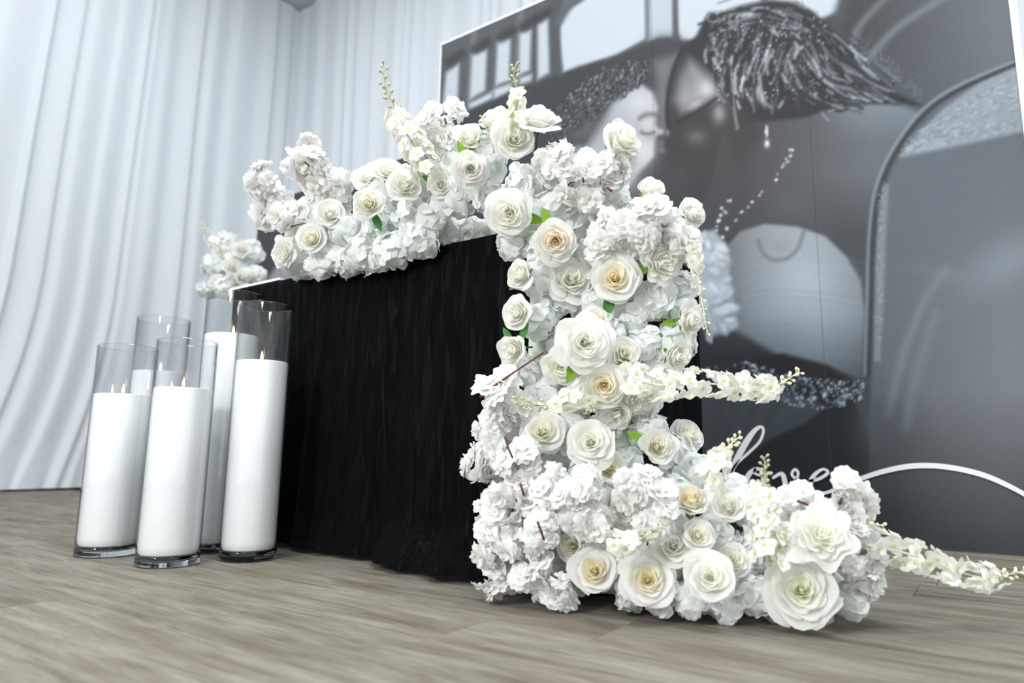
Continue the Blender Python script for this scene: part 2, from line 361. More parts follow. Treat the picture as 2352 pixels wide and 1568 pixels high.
# child: hair, forehead, cheek
poly([(1432,197),(1471,191),(1500,214),(1511,247),(1506,286),(1518,301),(1506,316),(1503,357),(1477,387),(1447,426),(1400,450),(1350,440),(1320,380),(1350,320),(1385,260)], 186, 8)
blob(1470, 235, 38, 30, 215, 0.7); blob(1400, 330, 60, 50, 176, 0.6); blob(1480, 350, 30, 40, 222, 0.6); blob(1450, 420, 40, 40, 170, 0.6)
poly([(1255,270),(1290,190),(1330,160),(1400,146),(1465,152),(1482,180),(1440,205),(1405,235),(1385,275),(1350,330),(1310,345),(1268,320)], 62, 18)
blob(1345, 295, 60, 35, 120, 0.55, -0.6)
for k in range(900):
    t = pr.random(); a = pr.random()
    x = 1262 + 215 * t + pr.gauss(0, 6); ytop = 270 - 125 * math.sin(min(1, t*1.15) * math.pi/2) ; ybot = 335 - 150 * t
    y = ytop + (ybot - ytop) * a + pr.gauss(0, 5); r = pr.uniform(1.4, 3.4)
    if pr.random() < 0.6: dot(x, y, r + 3, 46, 0.8)
    dot(x, y, r, pr.uniform(100, 205), 0.75)
stroke([(1470,272),(1485,263),(1505,263)], 8, 80, 8, 0.75); stroke([(1473,304),(1487,308),(1502,304)], 6, 60, 6, 0.75); blob(1495, 318, 14, 8, 150, 0.4); blob(1465, 290, 14, 12, 165, 0.4)
blob(1488, 285, 18, 10, 208, 0.6); blob(1330, 345, 16, 12, 190, 0.7); blob(1519, 303, 7, 8, 205, 0.8); blob(1522, 330, 12, 10, 150, 0.5)
# woman: face in shade with two lit patches
poly([(1566,104),(1545,160),(1533,214),(1530,259),(1536,307),(1524,330),(1532,360),(1550,400),(1600,470),(1700,430),(1720,300),(1700,200),(1640,120)], 58, 8)
stroke([(1568,110),(1546,165),(1535,214),(1532,259),(1538,305)], 6, 40, 5)
poly([(1585,140),(1600,150),(1630,175),(1645,215),(1600,240),(1565,255),(1550,230),(1560,190)], 150, 20)
blob(1625, 205, 22, 22, 215, 0.75, -0.5); blob(1598, 240, 26, 10, 196, 0.7, -0.5); blob(1655, 260, 20, 26, 190, 0.7); blob(1600, 315, 26, 20, 120, 0.6); blob(1580, 180, 20, 26, 120, 0.5)
stroke([(1558,280),(1600,258),(1645,226)], 4, 40, 3); stroke([(1562,285),(1610,262),(1650,240)], 2, 60, 2, 0.8)
blob(1534, 305, 5, 8, 165, 0.7); blob(1520, 345, 12, 8, 130, 0.6); blob(1650, 420, 60, 70, 62, 0.7); blob(1560, 400, 30, 30, 74, 0.5)
# neck, shoulder and back
poly([(1660,300),(1760,260),(1900,250),(1990,238),(2080,241),(2118,250),(2060,340),(2020,430),(2003,540),(1998,640),(1960,600),(1900,545),(1830,520),(1755,513),(1700,530),(1640,560),(1600,520),(1640,400)], lambda X, Y: 68 + 42*np.clip((X-1700)/300,0,1)*np.clip((560-Y)/160,0.1,1) + 26*np.clip(1-(Y-240)/90,0,1)*np.clip((X-1880)/80,0,1), 6)
stroke([(1905,254),(1990,240),(2080,243),(2118,251)], 5, 168, 4, 0.8)
blob(1820, 470, 70, 50, 96, 0.5); blob(1880, 540, 30, 60, 88, 0.4)
# upper right: seats beyond, two pale curves
poly([(1930,-560),(2420,-560),(2420,140),(2330,148),(2200,205),(2120,262),(2060,240),(1990,170),(1930,60)], lambda X, Y: 66 + 46*np.clip((X-1960)/330,0,1), 10)
stroke([(2210,-30),(2130,18),(2060,65),(2010,118),(1996,135)], 16, 128, 9, 0.8); stroke([(2060,-30),(2010,20),(1975,60),(1962,90)], 15, 118, 9, 0.8)
stroke([(1990,-200),(1945,-20),(1925,40)], 30, 80, 12, 0.7)
# hair
HAIR = [(1620,42),(1628,30),(1660,28),(1700,14),(1760,0),(1830,4),(1870,28),(1905,62),(1960,110),(2000,168),(2060,215),(2118,243),(2000,240),(1900,252),(1850,270),(1800,275),(1700,285),(1672,235),(1645,175),(1610,140),(1570,112),(1600,82)]
poly(HAIR, 46, 7)
poly([(1665,200),(1720,260),(1760,300),(1700,380),(1668,320)], 58, 20, 0.8)
LOCKS = [((1700,60),(1690,120),(1680,190),(1692,245)), ((1735,70),(1712,140),(1702,215),(1716,270)), ((1775,80),(1742,140),(1733,210),(1750,262)), ((1815,90),(1780,150),(1768,215),(1778,250)), ((1850,85),(1812,130),(1802,190),(1818,258)),
 ((1850,60),(1900,100),(1950,160),(2020,210)), ((1870,90),(1920,150),(1990,208),(2080,240)), ((1840,110),(1880,170),(1940,215),(2000,236)), ((1820,150),(1850,200),(1900,235),(1950,243)), ((1890,60),(1950,112),(2000,166),(2060,214)),
 ((1640,45),(1700,32),(1770,22),(1850,42)), ((1630,72),(1690,52),(1780,46),(1860,72)), ((1662,92),(1655,140),(1661,190),(1674,232)), ((1880,120),(1900,170),(1950,200),(2010,222)), ((1790,60),(1830,85),(1870,130),(1890,190)), ((1650,60),(1640,95),(1650,130),(1664,160))]
for g_ in LOCKS:
    for k in range(26):
        ox, oy = pr.gauss(0, 14), pr.gauss(0, 12); sp_ = spline([(x + ox * (1 - 0.5*(i == 3)) + pr.gauss(0, 7), y + oy + pr.gauss(0, 7)) for i, (x, y) in enumerate(g_)], 7)
        i0 = pr.randrange(0, len(sp_) - 6); L = pr.randrange(3, 8); seg_ = sp_[i0:i0 + L]
        dk = pr.random() < 0.38
        stroke(seg_, pr.uniform(2.0, 6.5) if dk else pr.choice((1.0, 1.6, 2.4, 4.5, 7.0)), 34 if dk else pr.uniform(90, 225), 3.4, pr.uniform(0.5, 0.95), False)
for k in range(200): dot(pr.uniform(1640, 1900), pr.uniform(18, 230), pr.uniform(1.5, 3.5), pr.uniform(150, 230), 0.7)
for (cx, cy, rx, ry) in ((1820, 55, 20, 11), (1638, 42, 12, 10), (1685, 48, 9, 18)):
    stroke([(cx + rx*math.cos(t*0.5), cy + ry*math.sin(t*0.5)) for t in range(9)], 4, 190, 4, 0.6)
for k in range(120):
    t = pr.random(); x = 1960 + 160*t; y = 85 + 140*t + pr.gauss(0, 14); a = pr.uniform(0, 6); r = pr.uniform(4, 10)
    stroke([(x + r*math.cos(a + q), y + r*math.sin(a + q)) for q in (0, 0.8, 1.6)], 1.5, pr.uniform(95, 150), 2, 0.6)
# earring, necklace
stroke([(1761, 291), (1762, 312)], 5, 215, 3); blob(1762, 330, 6, 10, 240, 1); blob(1760, 303, 4, 5, 235, 1)
for (x, y) in ((1820,345),(1814,344),(1816,358),(1806,365),(1808,372),(1800,378),(1812,371),(1797,384),(1786,400),(1783,413),(1750,441),(1745,449),(1728,464),(1719,476),(1706,486),(1703,488),(1691,506),(1670,525),(1660,545),(1672,462),(1678,461),(1658,478),(1664,485),(1656,495),(1652,507),(1668,489),(1647,520),(1646,530),(1649,508)):
    dot(x, y, pr.uniform(2.6, 4.6), pr.uniform(170, 235))
# seat with piping at right
poly([(2420,110),(2330,148),(2250,182),(2160,245),(2100,305),(2050,385),(2022,470),(2010,600),(2006,800),(1995,980),(2000,1300),(2420,1300)], lambda X, Y: 108 + 22*np.clip((Y-300)/500,0,1)*np.clip((X-2050)/250,0,1) - 52*np.clip((Y-900)/330,0,1), 6)
poly([(2420,125),(2335,152),(2250,190),(2165,252),(2105,312),(2068,362),(2150,346),(2250,325),(2420,285)], 158, 7)
for k in range(420):
    x = pr.uniform(2070, 2352); y = pr.uniform(150 + (2352-x)*0.62, 320 + (2250-x)*0.2)
    blob(x, y, pr.uniform(3, 7), pr.uniform(1.5, 3), pr.choice((120, 190, 205)), 0.5, -0.3)
stroke([(2400,120),(2330,148),(2200,208),(2125,262),(2062,343),(2022,432),(2006,540),(2001,700),(1994,860)], 10, 60, 4)
stroke([(2400,114),(2325,143),(2195,200),(2115,257),(2052,340),(2012,430),(1996,540),(1991,700),(1986,860)], 7, 150, 4, 0.85)
poly([(2030,420),(2042,425),(2034,560),(2030,700),(2022,830),(2008,830),(2012,600),(2020,480)], 148, 6, 0.8)
for k in range(120):
    t = pr.random(); dot(2024 + pr.gauss(0, 5) - 6*t, 430 + 350*t, pr.uniform(1.5, 3), pr.choice((110, 185)), 0.6)
# belly in gathered cloth
poly([(1660,575),(1700,532),(1755,514),(1830,520),(1895,542),(1945,590),(1978,645),(1986,720),(1980,870),(1900,840),(1800,818),(1730,812),(1680,760)], lambda X, Y: 170 - 62*np.clip(np.abs(X-1850)/190,0,1)**2 - 44*np.clip((Y-720)/130,0,1), 6)
blob(1850, 640, 75, 60, 200, 0.6)
for k in range(26):
    y = 575 + k * 9.5; sgn = k % 2
    y += pr.gauss(0, 3); stroke([(1680 + pr.uniform(0, 60), y + 6), (1760, y - 4), (1850, y + pr.gauss(0, 2)), (1930, y + 8), (1982, y + 22)], 2.6, 190 if sgn else 134, 5, pr.uniform(0.06, 0.24))
stroke([(1742,553),(1752,580),(1775,597),(1805,594),(1832,572),(1846,532)], 6, 96, 7, 0.7); blob(1790, 565, 32, 20, 150, 0.5)
poly([(1600,770),(1690,760),(1760,800),(1800,822),(1740,840),(1700,880),(1600,900)], 50, 12)
# pale blooms printed beside the belly
poly([(1585,540),(1640,528),(1668,560),(1678,640),(1690,720),(1696,745),(1668,772),(1640,762),(1625,735),(1600,720),(1580,650)], 176, 7)
for k in range(60):
    x = pr.uniform(1588, 1682); y = pr.uniform(540, 762)
    if (x > 1662 and y < 640) or (x < 1625 and y > 730): continue
    rx = pr.uniform(12, 26); rt_ = pr.uniform(-1.2, 1.2)
    blob(x + 3, y + 5, rx * 1.05, rx * 0.62, pr.uniform(135, 165), 0.6, rt_, p=2.0); blob(x, y, rx, rx * 0.52, pr.uniform(205, 240), 0.8, rt_, p=2.0)
poly([(1620,760),(1640,765),(1636,790),(1622,782)], 180, 4)
# beaded waist, skirt, dark ground
poly([(1590,905),(1740,880),(1905,928),(1850,975),(1770,1010),(1700,1062),(1600,1075)], 78, 6)
for k in range(10): stroke([(1610 + 26*k, 920), (1600 + 22*k, 1040 - 8*k)], 6, pr.choice((70, 88)), 8, 0.5, False)
poly([(1905,930),(1850,972),(1770,1008),(1700,1062),(1560,1080),(1560,1300),(1990,1300),(1995,1000),(1960,920)], lambda X, Y: 44 + 24*np.clip((X-1940)/80,0,1), 8)
poly([(1715,832),(1800,812),(1900,838),(1990,895),(1960,925),(1905,932),(1820,902),(1740,885)], 40, 8)
for k in range(420):
    t = pr.random(); x = 1705 + 280*t; y = 850 + 30*math.sin(t*3) + 42*t + pr.uniform(-36, 36)*(0.6 + 0.4*math.sin(t*math.pi)); dot(x, y, pr.uniform(1.2, 4.4), pr.uniform(80, 245), 0.85)
for k in range(14): dot(pr.uniform(1600, 1700), pr.uniform(838, 862), 2.6, pr.uniform(90, 170))
# pale streaks at lower right
stroke([(2175,620),(2130,680),(2090,770),(2062,860),(2040,950)], 16, 140, 14, 0.7); stroke([(2150,720),(2120,810),(2095,900),(2082,980)], 18, 138, 16, 0.65)
blob(2320, 600, 130, 60, 158, 0.6, -0.5); blob(2220, 640, 120, 16, 134, 0.5, 0.2)
blob(2010, 980, 60, 60, 96, 0.5); blob(2230, 1290, 300, 60, 62, 0.5)
blob(1640, 330, 210, 170, 1.0, 0.9, dst=TNT); blob(1850, 430, 170, 110, 0.6, 0.5, dst=TNT); blob(2150, 400, 260, 400, -0.5, 0.7, dst=TNT); blob(1800, 900, 260, 240, -1.0, 0.7, dst=TNT)

def lin(v): v = np.clip(v, 0, 255) / 255.0; return np.where(v <= 0.04045, v / 12.92, ((v + 0.055) / 1.055) ** 2.4)
PRINT_GAIN = 0.74
RGB = np.stack([lin(IMG * (0.955 + 0.13*TNT)), lin(IMG * (1.0 + 0.04*TNT)), lin(IMG * (1.03 - 0.01*TNT) + 2)], -1) * PRINT_GAIN

def print_mat():
    M = mat('printed_fabric', rough=0.55, spec=0.25); b = M.node_tree.nodes['Principled BSDF']
    at = nd(M, 'ShaderNodeAttribute', attribute_name='ink'); tc = nd(M, 'ShaderNodeTexCoord')
    wv = nd(M, 'ShaderNodeTexWave'); wv.bands_direction = 'X'; wv.inputs['Scale'].default_value = 55; ln(M, tc.outputs['Object'], wv.inputs[0])
    mr = nd(M, 'ShaderNodeMapRange'); mr.inputs[3].default_value = 0.95; mr.inputs[4].default_value = 1.05; ln(M, wv.outputs['Fac'], mr.inputs[0])
    vm = nd(M, 'ShaderNodeVectorMath', operation='SCALE'); ln(M, at.outputs['Color'], vm.inputs[0]); ln(M, mr.outputs[0], vm.inputs['Scale']); ln(M, vm.outputs[0], b.inputs['Base Color'])
    return M
M_PRINT = print_mat()
bd = thing('photo_backdrop', 'tall black and white photo print backdrop of a couple, standing behind the flowers', 'backdrop', (0, BY, 0))
def sheet(x0, x1, z0, z1, dx, name, parent, fn, bow=0.0):
    nx = max(2, int((x1 - x0) / dx)); nz = max(2, int((z1 - z0) / dx)); xs = np.linspace(x0, x1, nx + 1); zs = np.linspace(z0, z1, nz + 1)
    GX, GZ = np.meshgrid(xs, zs); GY = -bow * np.sin((GX - x0) / (x1 - x0) * math.pi) - 0.0
    V = np.stack([GX, GY, GZ], -1).reshape(-1, 3)
    i = np.arange(nx)[None, :] + (np.arange(nz) * (nx + 1))[:, None]
    Fq = np.stack([i, i + 1, i + nx + 2, i + nx + 1], -1).reshape(-1, 4)
    me = bpy.data.meshes.new(name); me.vertices.add(len(V)); me.vertices.foreach_set('co', V.ravel().astype(np.float32))
    me.loops.add(Fq.size); me.loops.foreach_set('vertex_index', Fq.ravel().astype(np.int32)); me.polygons.add(len(Fq))
    me.polygons.foreach_set('loop_start', (np.arange(len(Fq)) * 4).astype(np.int32)); me.update(calc_edges=True)
    ca = me.color_attributes.new('ink', 'FLOAT_COLOR', 'POINT'); c = np.ones((len(V), 4), np.float32); c[:, :3] = fn(V); ca.data.foreach_set('color', c.ravel())
    me.polygons.foreach_set('use_smooth', [True] * len(me.polygons))
    return obj(name, me, M_PRINT, parent)
def ink(V):
    P = V.copy(); P[:, 1] = 0; P = P + np.array([0, BY, 0]) - np.array(ORG)
    z = P @ np.array(FW); px = CX + F * (P @ np.array(RT)) / z; py = CY - F * (P @ np.array(UP)) / z
    fx = np.clip((px - OX) * S_, 0, NW - 1.01); fy = np.clip((py - OY) * S_, 0, NH - 1.01); ix = fx.astype(int); iy = fy.astype(int); tx = (fx - ix)[:, None]; ty = (fy - iy)[:, None]
    return (RGB[iy, ix]*(1-tx) + RGB[iy, ix+1]*tx)*(1-ty) + (RGB[iy+1, ix]*(1-tx) + RGB[iy+1, ix+1]*tx)*ty
for a, b_ in zip(SEAM[:-1], SEAM[1:]):
    sheet(a + 0.0006, b_ - 0.0006, 0.004, BTOP, 0.0052 if a > -1.2 else 0.0065, 'print_panel', bd, ink, 0.0025)
fr = MB(); e = 0.012
for bx in (((BX0-e, 0.004, 0.0), (BX0, 0.05, BTOP+e)), ((BX1, -0.004, 0.0), (BX1+0.02, 0.05, BTOP+e)), ((BX0-e, -0.002, BTOP), (BX1+0.02, 0.05, BTOP+e)), ((BX0, 0.012, 0.0), (BX1, 0.05, BTOP))):
    fr.box(*bx)
fr.build('frame', M_WHITE, bd, False, label='white frame edge')
# lettering on the print
def ribbon(pts, name):
    """pts: (px, py, width in px) on the print"""
    sp = spline(pts, 7); P = []; L = [Vector((on_y(x, y, BY).x, 0, on_y(x, y, BY).z)) for x, y, w in sp]
    b = MB(); rows = []
    for i, p in enumerate(L):
        t = (L[min(i+1, len(L)-1)] - L[max(i-1, 0)]).normalized(); n = Vector((-t.z, 0, t.x)); w = sp[i][2] * (project((p.x, BY, p.z))[2]) / F / 2
        rows.append([p + n*w + Vector((0,-0.0035,0)), p + n*w + Vector((0,-0.006,0)), p - n*w + Vector((0,-0.006,0)), p - n*w + Vector((0,-0.0035,0))])
    b.grid(rows); b.build(name, M_WHITE, bd, False)
ribbon([(1660,1118,6),(1690,1060,13),(1715,1015,14),(1735,988,10),(1750,980,6),(1754,992,6),(1745,1015,6),(1720,1040,6),(1692,1066,6),(1682,1090,8),(1690,1108,6)], 'letter_l')
ribbon([(1738,1076,9),(1722,1088,11),(1714,1110,12),(1720,1128,10),(1740,1124,8),(1752,1104,7),(1750,1082,7),(1738,1076,7),(1734,1086,5),(1752,1092,5),(1768,1084,6)], 'letter_o')
ribbon([(1775,1098,6),(1792,1088,8),(1800,1092,10),(1806,1114,11),(1816,1124,8),(1828,1108,6),(1834,1086,6),(1826,1078,6),(1820,1090,6),(1834,1104,5)], 'letter_v')
ribbon([(1858,1104,6),(1880,1100,7),(1900,1088,7),(1900,1080,6),(1888,1078,6),(1870,1092,9),(1862,1112,11),(1870,1128,9),(1890,1132,7),(1905,1129,7)], 'letter_e')
ribbon([(1905,1129,7),(1940,1115,9),(1980,1098,10),(2030,1082,11),(2085,1071,12),(2140,1069,12),(2200,1076,12),(2260,1091,12),(2310,1112,11),(2352,1134,10),(2400,1164,9),(2440,1196,7)], 'swash')
# low dark panel left of the print
def ink2(V):
    c = np.full((len(V), 3), 0.05) * np.array([1.0, 1.0, 1.1]); w = np.clip((0.64 - np.hypot(V[:, 0] + 3.5, V[:, 2] - 1.0)) / 0.05, 0, 1)[:, None]
    return c * (1 - w) + np.array([0.33, 0.31, 0.34]) * w
lp = thing('low_panel', 'low charcoal printed panel standing beside the tall photo backdrop', 'backdrop', (0, BY + 0.06, 0))
sheet(-4.12, -2.30, 0.004, 1.985, 0.03, 'print_panel', lp, ink2, 0.0)
fr = MB(); fr.box((-4.13, 0.004, 0), (-2.30, 0.045, 1.99)); fr.build('frame', M_WHITE, lp, False)

# ------------------------------------------------------------------ table and cloth
TX0, TX1, TY0, TY1, TZ = -2.10, -0.70, 1.30, 1.90, 0.815
tb = thing('table', 'rectangular table hidden under the black velvet cloth', 'table', (0, 0, 0))
s = MB(); s.box((TX0, TY0, TZ - 0.03), (TX1, TY1, TZ)); s.build('tabletop', M_WHITE, tb, False)
for lx in (TX0 + 0.06, TX1 - 0.06):
    for ly in (TY0 + 0.06, TY1 - 0.06):
        s = MB(); s.tube([(lx, ly, 0), (lx, ly, TZ - 0.03)], 0.02, 10); s.build('leg', M_WHITE, tb)
def cloth():
    r = 0.035; g = 0.012; pts = []
    x0, x1, y0, y1 = TX0 - g, TX1 + g, TY0 - g, TY1 + g
    def seg(a, b, n, no):
        for i in range(n): t = i / n; pts.append((a[0]+(b[0]-a[0])*t, a[1]+(b[1]-a[1])*t, no[0], no[1]))
    def arc(c, a0, a1, n):
        for i in range(n): a = a0 + (a1-a0)*i/n; pts.append((c[0]+r*math.cos(a), c[1]+r*math.sin(a), math.cos(a), math.sin(a)))
    seg((x0, y1), (x0, y0 + r), 34, (-1, 0)); arc((x0+r, y0+r), math.pi, 1.5*math.pi, 8)
    seg((x0+r, y0), (x1-r, y0), 150, (0, -1)); arc((x1-r, y0+r), 1.5*math.pi, 2*math.pi, 8)
    seg((x1, y0+r), (x1, y1), 40, (1, 0)); pts.append((x1, y1, 1, 0))
    rg = random.Random(5); ph = [rg.uniform(0, 6.28) for _ in range(12)]
    rows = []; L = [0]
    for a, b in zip(pts[:-1], pts[1:]): L.append(L[-1] + math.hypot(a[0]-b[0], a[1]-b[1]))
    zs = [TZ + 0.004, TZ + 0.001, TZ - 0.008] + [TZ - 0.008 - (TZ - 0.07) * (k/44) for k in range(1, 45)] + [0.05, 0.04, 0.031, 0.024, 0.018, 0.013, 0.010]
    for j, z in enumerate(zs):
        d = max(0.0, 1 - z / TZ); row = []
        for (x, y, nx, ny), l in zip(pts, L):
            l2 = l + 0.05 * d * math.sin(l * 1.3)           # folds fan out
            f = 0.5*math.sin(l2*31 + ph[0]) + 0.35*math.sin(l2*52 + ph[1] + 1.5*d) + 0.5*math.sin(l2*17 + ph[2]) + 0.22*math.sin(l2*90 + ph[3] + 3*d)
            fine = 0.0011 * math.sin(l*190 + z*9 + ph[4]) * math.sin(z*14 + l*8)
            out = d*0.014 + 0.017*f*d**0.8*min(1, d*6) + fine
            front = ny < -0.5
            pud = 0.0
            if front or nx > 0.3: pud = 0.02 + 0.085*max(0, min(1, (x + 1.36) / 0.16)) + 0.012*math.sin(l*23)
            if nx < -0.3: pud = 0.02
            q = max(0.0, 1 - z / 0.115); out += pud * q**1.6
            zz = z + (0.012 + 0.010*math.sin(l*41 + j*0.9 + ph[5])*math.sin(l*17 + j*0.6)) * q * (1 if z > 0.012 else 0.4)
            if j == 0: out = -0.02
            row.append((x + nx*out, y + ny*out, max(0.006, zz)))
        rows.append(row)
    b = MB(); b.grid(rows)
    b.add([(x0+0.01, y0+0.01, TZ+0.003), (x1-0.01, y0+0.01, TZ+0.003), (x1-0.01, y1, TZ+0.003), (x0+0.01, y1, TZ+0.003)], [(0, 1, 2, 3)])
    return b.build('tablecloth', M_VELVET)
tag(cloth(), 'black crushed velvet cloth draped over the table, puddling on the floor', 'tablecloth')
s = MB(); s.box((TX0 - 0.005, TY0 - 0.010, TZ + 0.0045), (TX0 + 0.26, TY1, TZ + 0.012)); tag(s.build('table_board', M_WHITE, None, False), 'thin white board lying on the bare end of the black table', 'board')

# ------------------------------------------------------------------ candle vases
def vase(base, r, h, sand, label, clabel, fdx=0.0):
    t = thing('glass_vase', label, 'vase', base, 'glass cylinder vases with white candles'); w = 0.0028
    b = MB(); b.lathe([(r, 0.024), (r, h*0.5), (r, h - 0.002), (r - w*0.5, h), (r - w, h - 0.002), (r - w, h*0.5), (r - w, 0.028)], 64); b.build('wall', M_GLASS, t)
    b = MB(); b.lathe([(0.0005, 0.0), (r*0.9, 0.0), (r - 0.003, 0.0008), (r, 0.004), (r, 0.0242), (r - w, 0.0280), (r*0.9, 0.0206), (r*0.6, 0.0190), (0.0005, 0.019)], 64); b.build('base', M_GBASE, t)
    ri = r - w - 0.0005
    c = thing('candle', clabel, 'candle', (base[0], base[1], 0.0200), 'white wax candles inside glass vases'); hs = sand - 0.0200
    b = MB(); b.lathe([(0.0005, 0.0), (ri*0.72, 0.0), (ri*0.88, 0.003), (ri*0.96, 0.011), (ri, 0.028), (ri, hs*0.5), (ri, hs - 0.002), (ri - 0.002, hs), (ri*0.6, hs - 0.0006), (0.0005, hs)], 64); b.build('wax', M_WAX, c)
    b = MB(); b.tube([(fdx, 0, hs - 0.001), (fdx + 0.0006, 0, hs + 0.006), (fdx + 0.002, 0, hs + 0.010)], 0.0011, 6); b.build('wick', M_WICK, c)
    b = MB(); b.lathe([(0.0002, 0.0), (0.0022, 0.002), (0.0036, 0.006), (0.0038, 0.010), (0.0028, 0.016), (0.0013, 0.022), (0.0002, 0.027)], 12)
    f = b.build('flame', M_FLAME, c); f.location = (fdx, 0, hs + 0.004)
def hgt(base, py):
    lo, hi = 0.0, 2.0
    for _ in range(40):
        q = (lo + hi) / 2
        if project((base[0], base[1], q))[1] > py: lo = q
        else: hi = q
    return lo
def rim(px, py, h): d = ray(px, py); p = ORG + d * ((h - CAMH) / d.z); return (p.x, p.y, 0)
vase((-1.961, 0.907, 0), 0.0755, 0.557, 0.424, 'glass cylinder vase with a brim of clear glass, standing farthest from the table', 'white wax candle in the vase standing farthest from the table', -0.006)
vase((-1.690, 0.927, 0), 0.0730, 0.553, 0.431, 'glass cylinder vase with the lowest rim, standing out in front of the others', 'white wax candle in the low vase out in front of the others', -0.004)
vase((-1.620, 1.101, 0), 0.0710, 0.672, 0.516, 'tall glass cylinder vase standing closest to the black cloth', 'white wax candle in the vase closest to the black cloth', -0.004)
b3 = rim(378, 734, 0.685); vase(b3, 0.078, 0.685, hgt(b3, 855), 'glass cylinder vase tucked behind the two low vases', 'white wax candle in the vase tucked behind the two low ones', 0.005)
b4 = rim(541, 677, 0.735); vase(b4, 0.0785, 0.735, hgt(b4, 772), 'tallest glass cylinder vase, behind the one beside the black cloth', 'tallest white wax candle, in the vase behind the one beside the cloth', 0.005)

# ------------------------------------------------------------------ flower bases (foam)
CAPS = [((-1.78, 1.30, 0.885), (-1.30, 1.295, 0.905), 0.09, 0.10), ((-1.30, 1.295, 0.905), (-0.92, 1.31, 0.97), 0.095, 0.13), ((-0.92, 1.31, 0.96), (-0.68, 1.40, 0.90), 0.13, 0.11),
        ((-0.80, 1.24, 0.90), (-0.83, 1.22, 0.20), 0.11, 0.12), ((-0.62, 1.34, 0.80), (-0.60, 1.34, 0.50), 0.12, 0.12), ((-0.66, 1.30, 0.50), (-0.66, 1.28, 0.12), 0.13, 0.13),
        ((-0.86, 1.22, 0.12), (-0.50, 1.28, 0.12), 0.12, 0.13), ((-0.50, 1.30, 0.13), (-0.22, 1.46, 0.10), 0.14, 0.115)]
def sdf(p):
    best = 1e9
    for a, b, r0, r1 in CAPS:
        a = Vector(a); b = Vector(b); ab = b - a; t = max(0, min(1, (p - a).dot(ab) / ab.dot(ab)))
        best = min(best, (p - a - ab * t).length - (r0 + (r1 - r0) * t))
    return best
def grad(p):
    e = 0.004; return Vector((sdf(p + Vector((e,0,0))) - sdf(p - Vector((e,0,0))), sdf(p + Vector((0,e,0))) - sdf(p - Vector((0,e,0))), sdf(p + Vector((0,0,e))) - sdf(p - Vector((0,0,e))))).normalized()
def hit(px, py, off):
    d = ray(px, py); n = d.length; t = 0.9; best = (1e9, t)
    for _ in range(70):
        p = ORG + d * t; s_ = sdf(p) - off
        if s_ < best[0]: best = (s_, t)
        if s_ < 0.001: break
        t += max(0.004, s_ * 0.8) / n
        if t > 2.2: break
    p = ORG + d * best[1]; return p, best[1]
def base_obj(caps, label, name='flower_base'):
    b = MB()
    for a, c, r0, r1 in caps:
        a = Vector(a); c = Vector(c); ax = (c - a).normalized(); pts = []; rr = []
        for q in (-0.95, -0.8, -0.45): pts.append(a + ax * r0 * q); rr.append(r0 * math.sqrt(1 - q*q))
        for q in (0, 0.25, 0.5, 0.75, 1): pts.append(a + (c - a) * q); rr.append(r0 + (r1 - r0) * q)
        for q in (0.45, 0.8, 0.95): pts.append(c + ax * r1 * q); rr.append(r1 * math.sqrt(1 - q*q))
        b.tube(pts, rr, 16)
    return tag(b.build(name, M_BASE), label, 'flower foam', 'foam bases of the floral cascade')
base_obj([((-1.74, 1.345, 0.845), (-1.30, 1.345, 0.846), 0.026, 0.028), ((-1.30, 1.345, 0.846), (-0.92, 1.345, 0.850), 0.028, 0.032), ((-0.92, 1.345, 0.850), (-0.76, 1.40, 0.850), 0.032, 0.032)], 'pale green foam base under the garland along the table edge')
base_obj([((-0.80, 1.245, 0.86), (-0.80, 1.205, 0.10), 0.025, 0.026), ((-0.632, 1.34, 0.80), (-0.630, 1.27, 0.48), 0.024, 0.026), ((-0.630, 1.27, 0.48), (-0.615, 1.235, 0.09), 0.026, 0.028)], 'pale green foam base under the flowers down the table corner')
base_obj([((-0.79, 1.165, 0.062), (-0.50, 1.265, 0.055), 0.032, 0.045), ((-0.48, 1.29, 0.050), (-0.29, 1.42, 0.042), 0.048, 0.040)], 'pale green foam base under the flowers on the floor')
def cloth_sd(p):
    """distance from the draped cloth's outer side (negative inside the table)"""
    d = max(0.0, min(1.0, 1 - p.z / TZ)); fl_ = 0.006 + 0.036 * d
    if p.z < 0.12 and p.x > -1.36: fl_ += 0.10 * (1 - p.z / 0.12) ** 1.6
    q = (max(TX0 - 0.012 - fl_ - p.x, p.x - (TX1 + 0.012 + fl_)), (TY0 - 0.012 - fl_) - p.y, p.z - (TZ + 0.006))
    o = math.sqrt(sum(max(0.0, v) ** 2 for v in q)); return o if o > 0 else max(q)
def clear_cloth(p, dist):
    """slide a flower along its line of sight, off the table, until it clears the cloth"""
    u = (ORG - p).normalized(); p = p.copy()
    for _ in range(60):
        if cloth_sd(p) >= dist: break
        p += u * 0.004
    return p

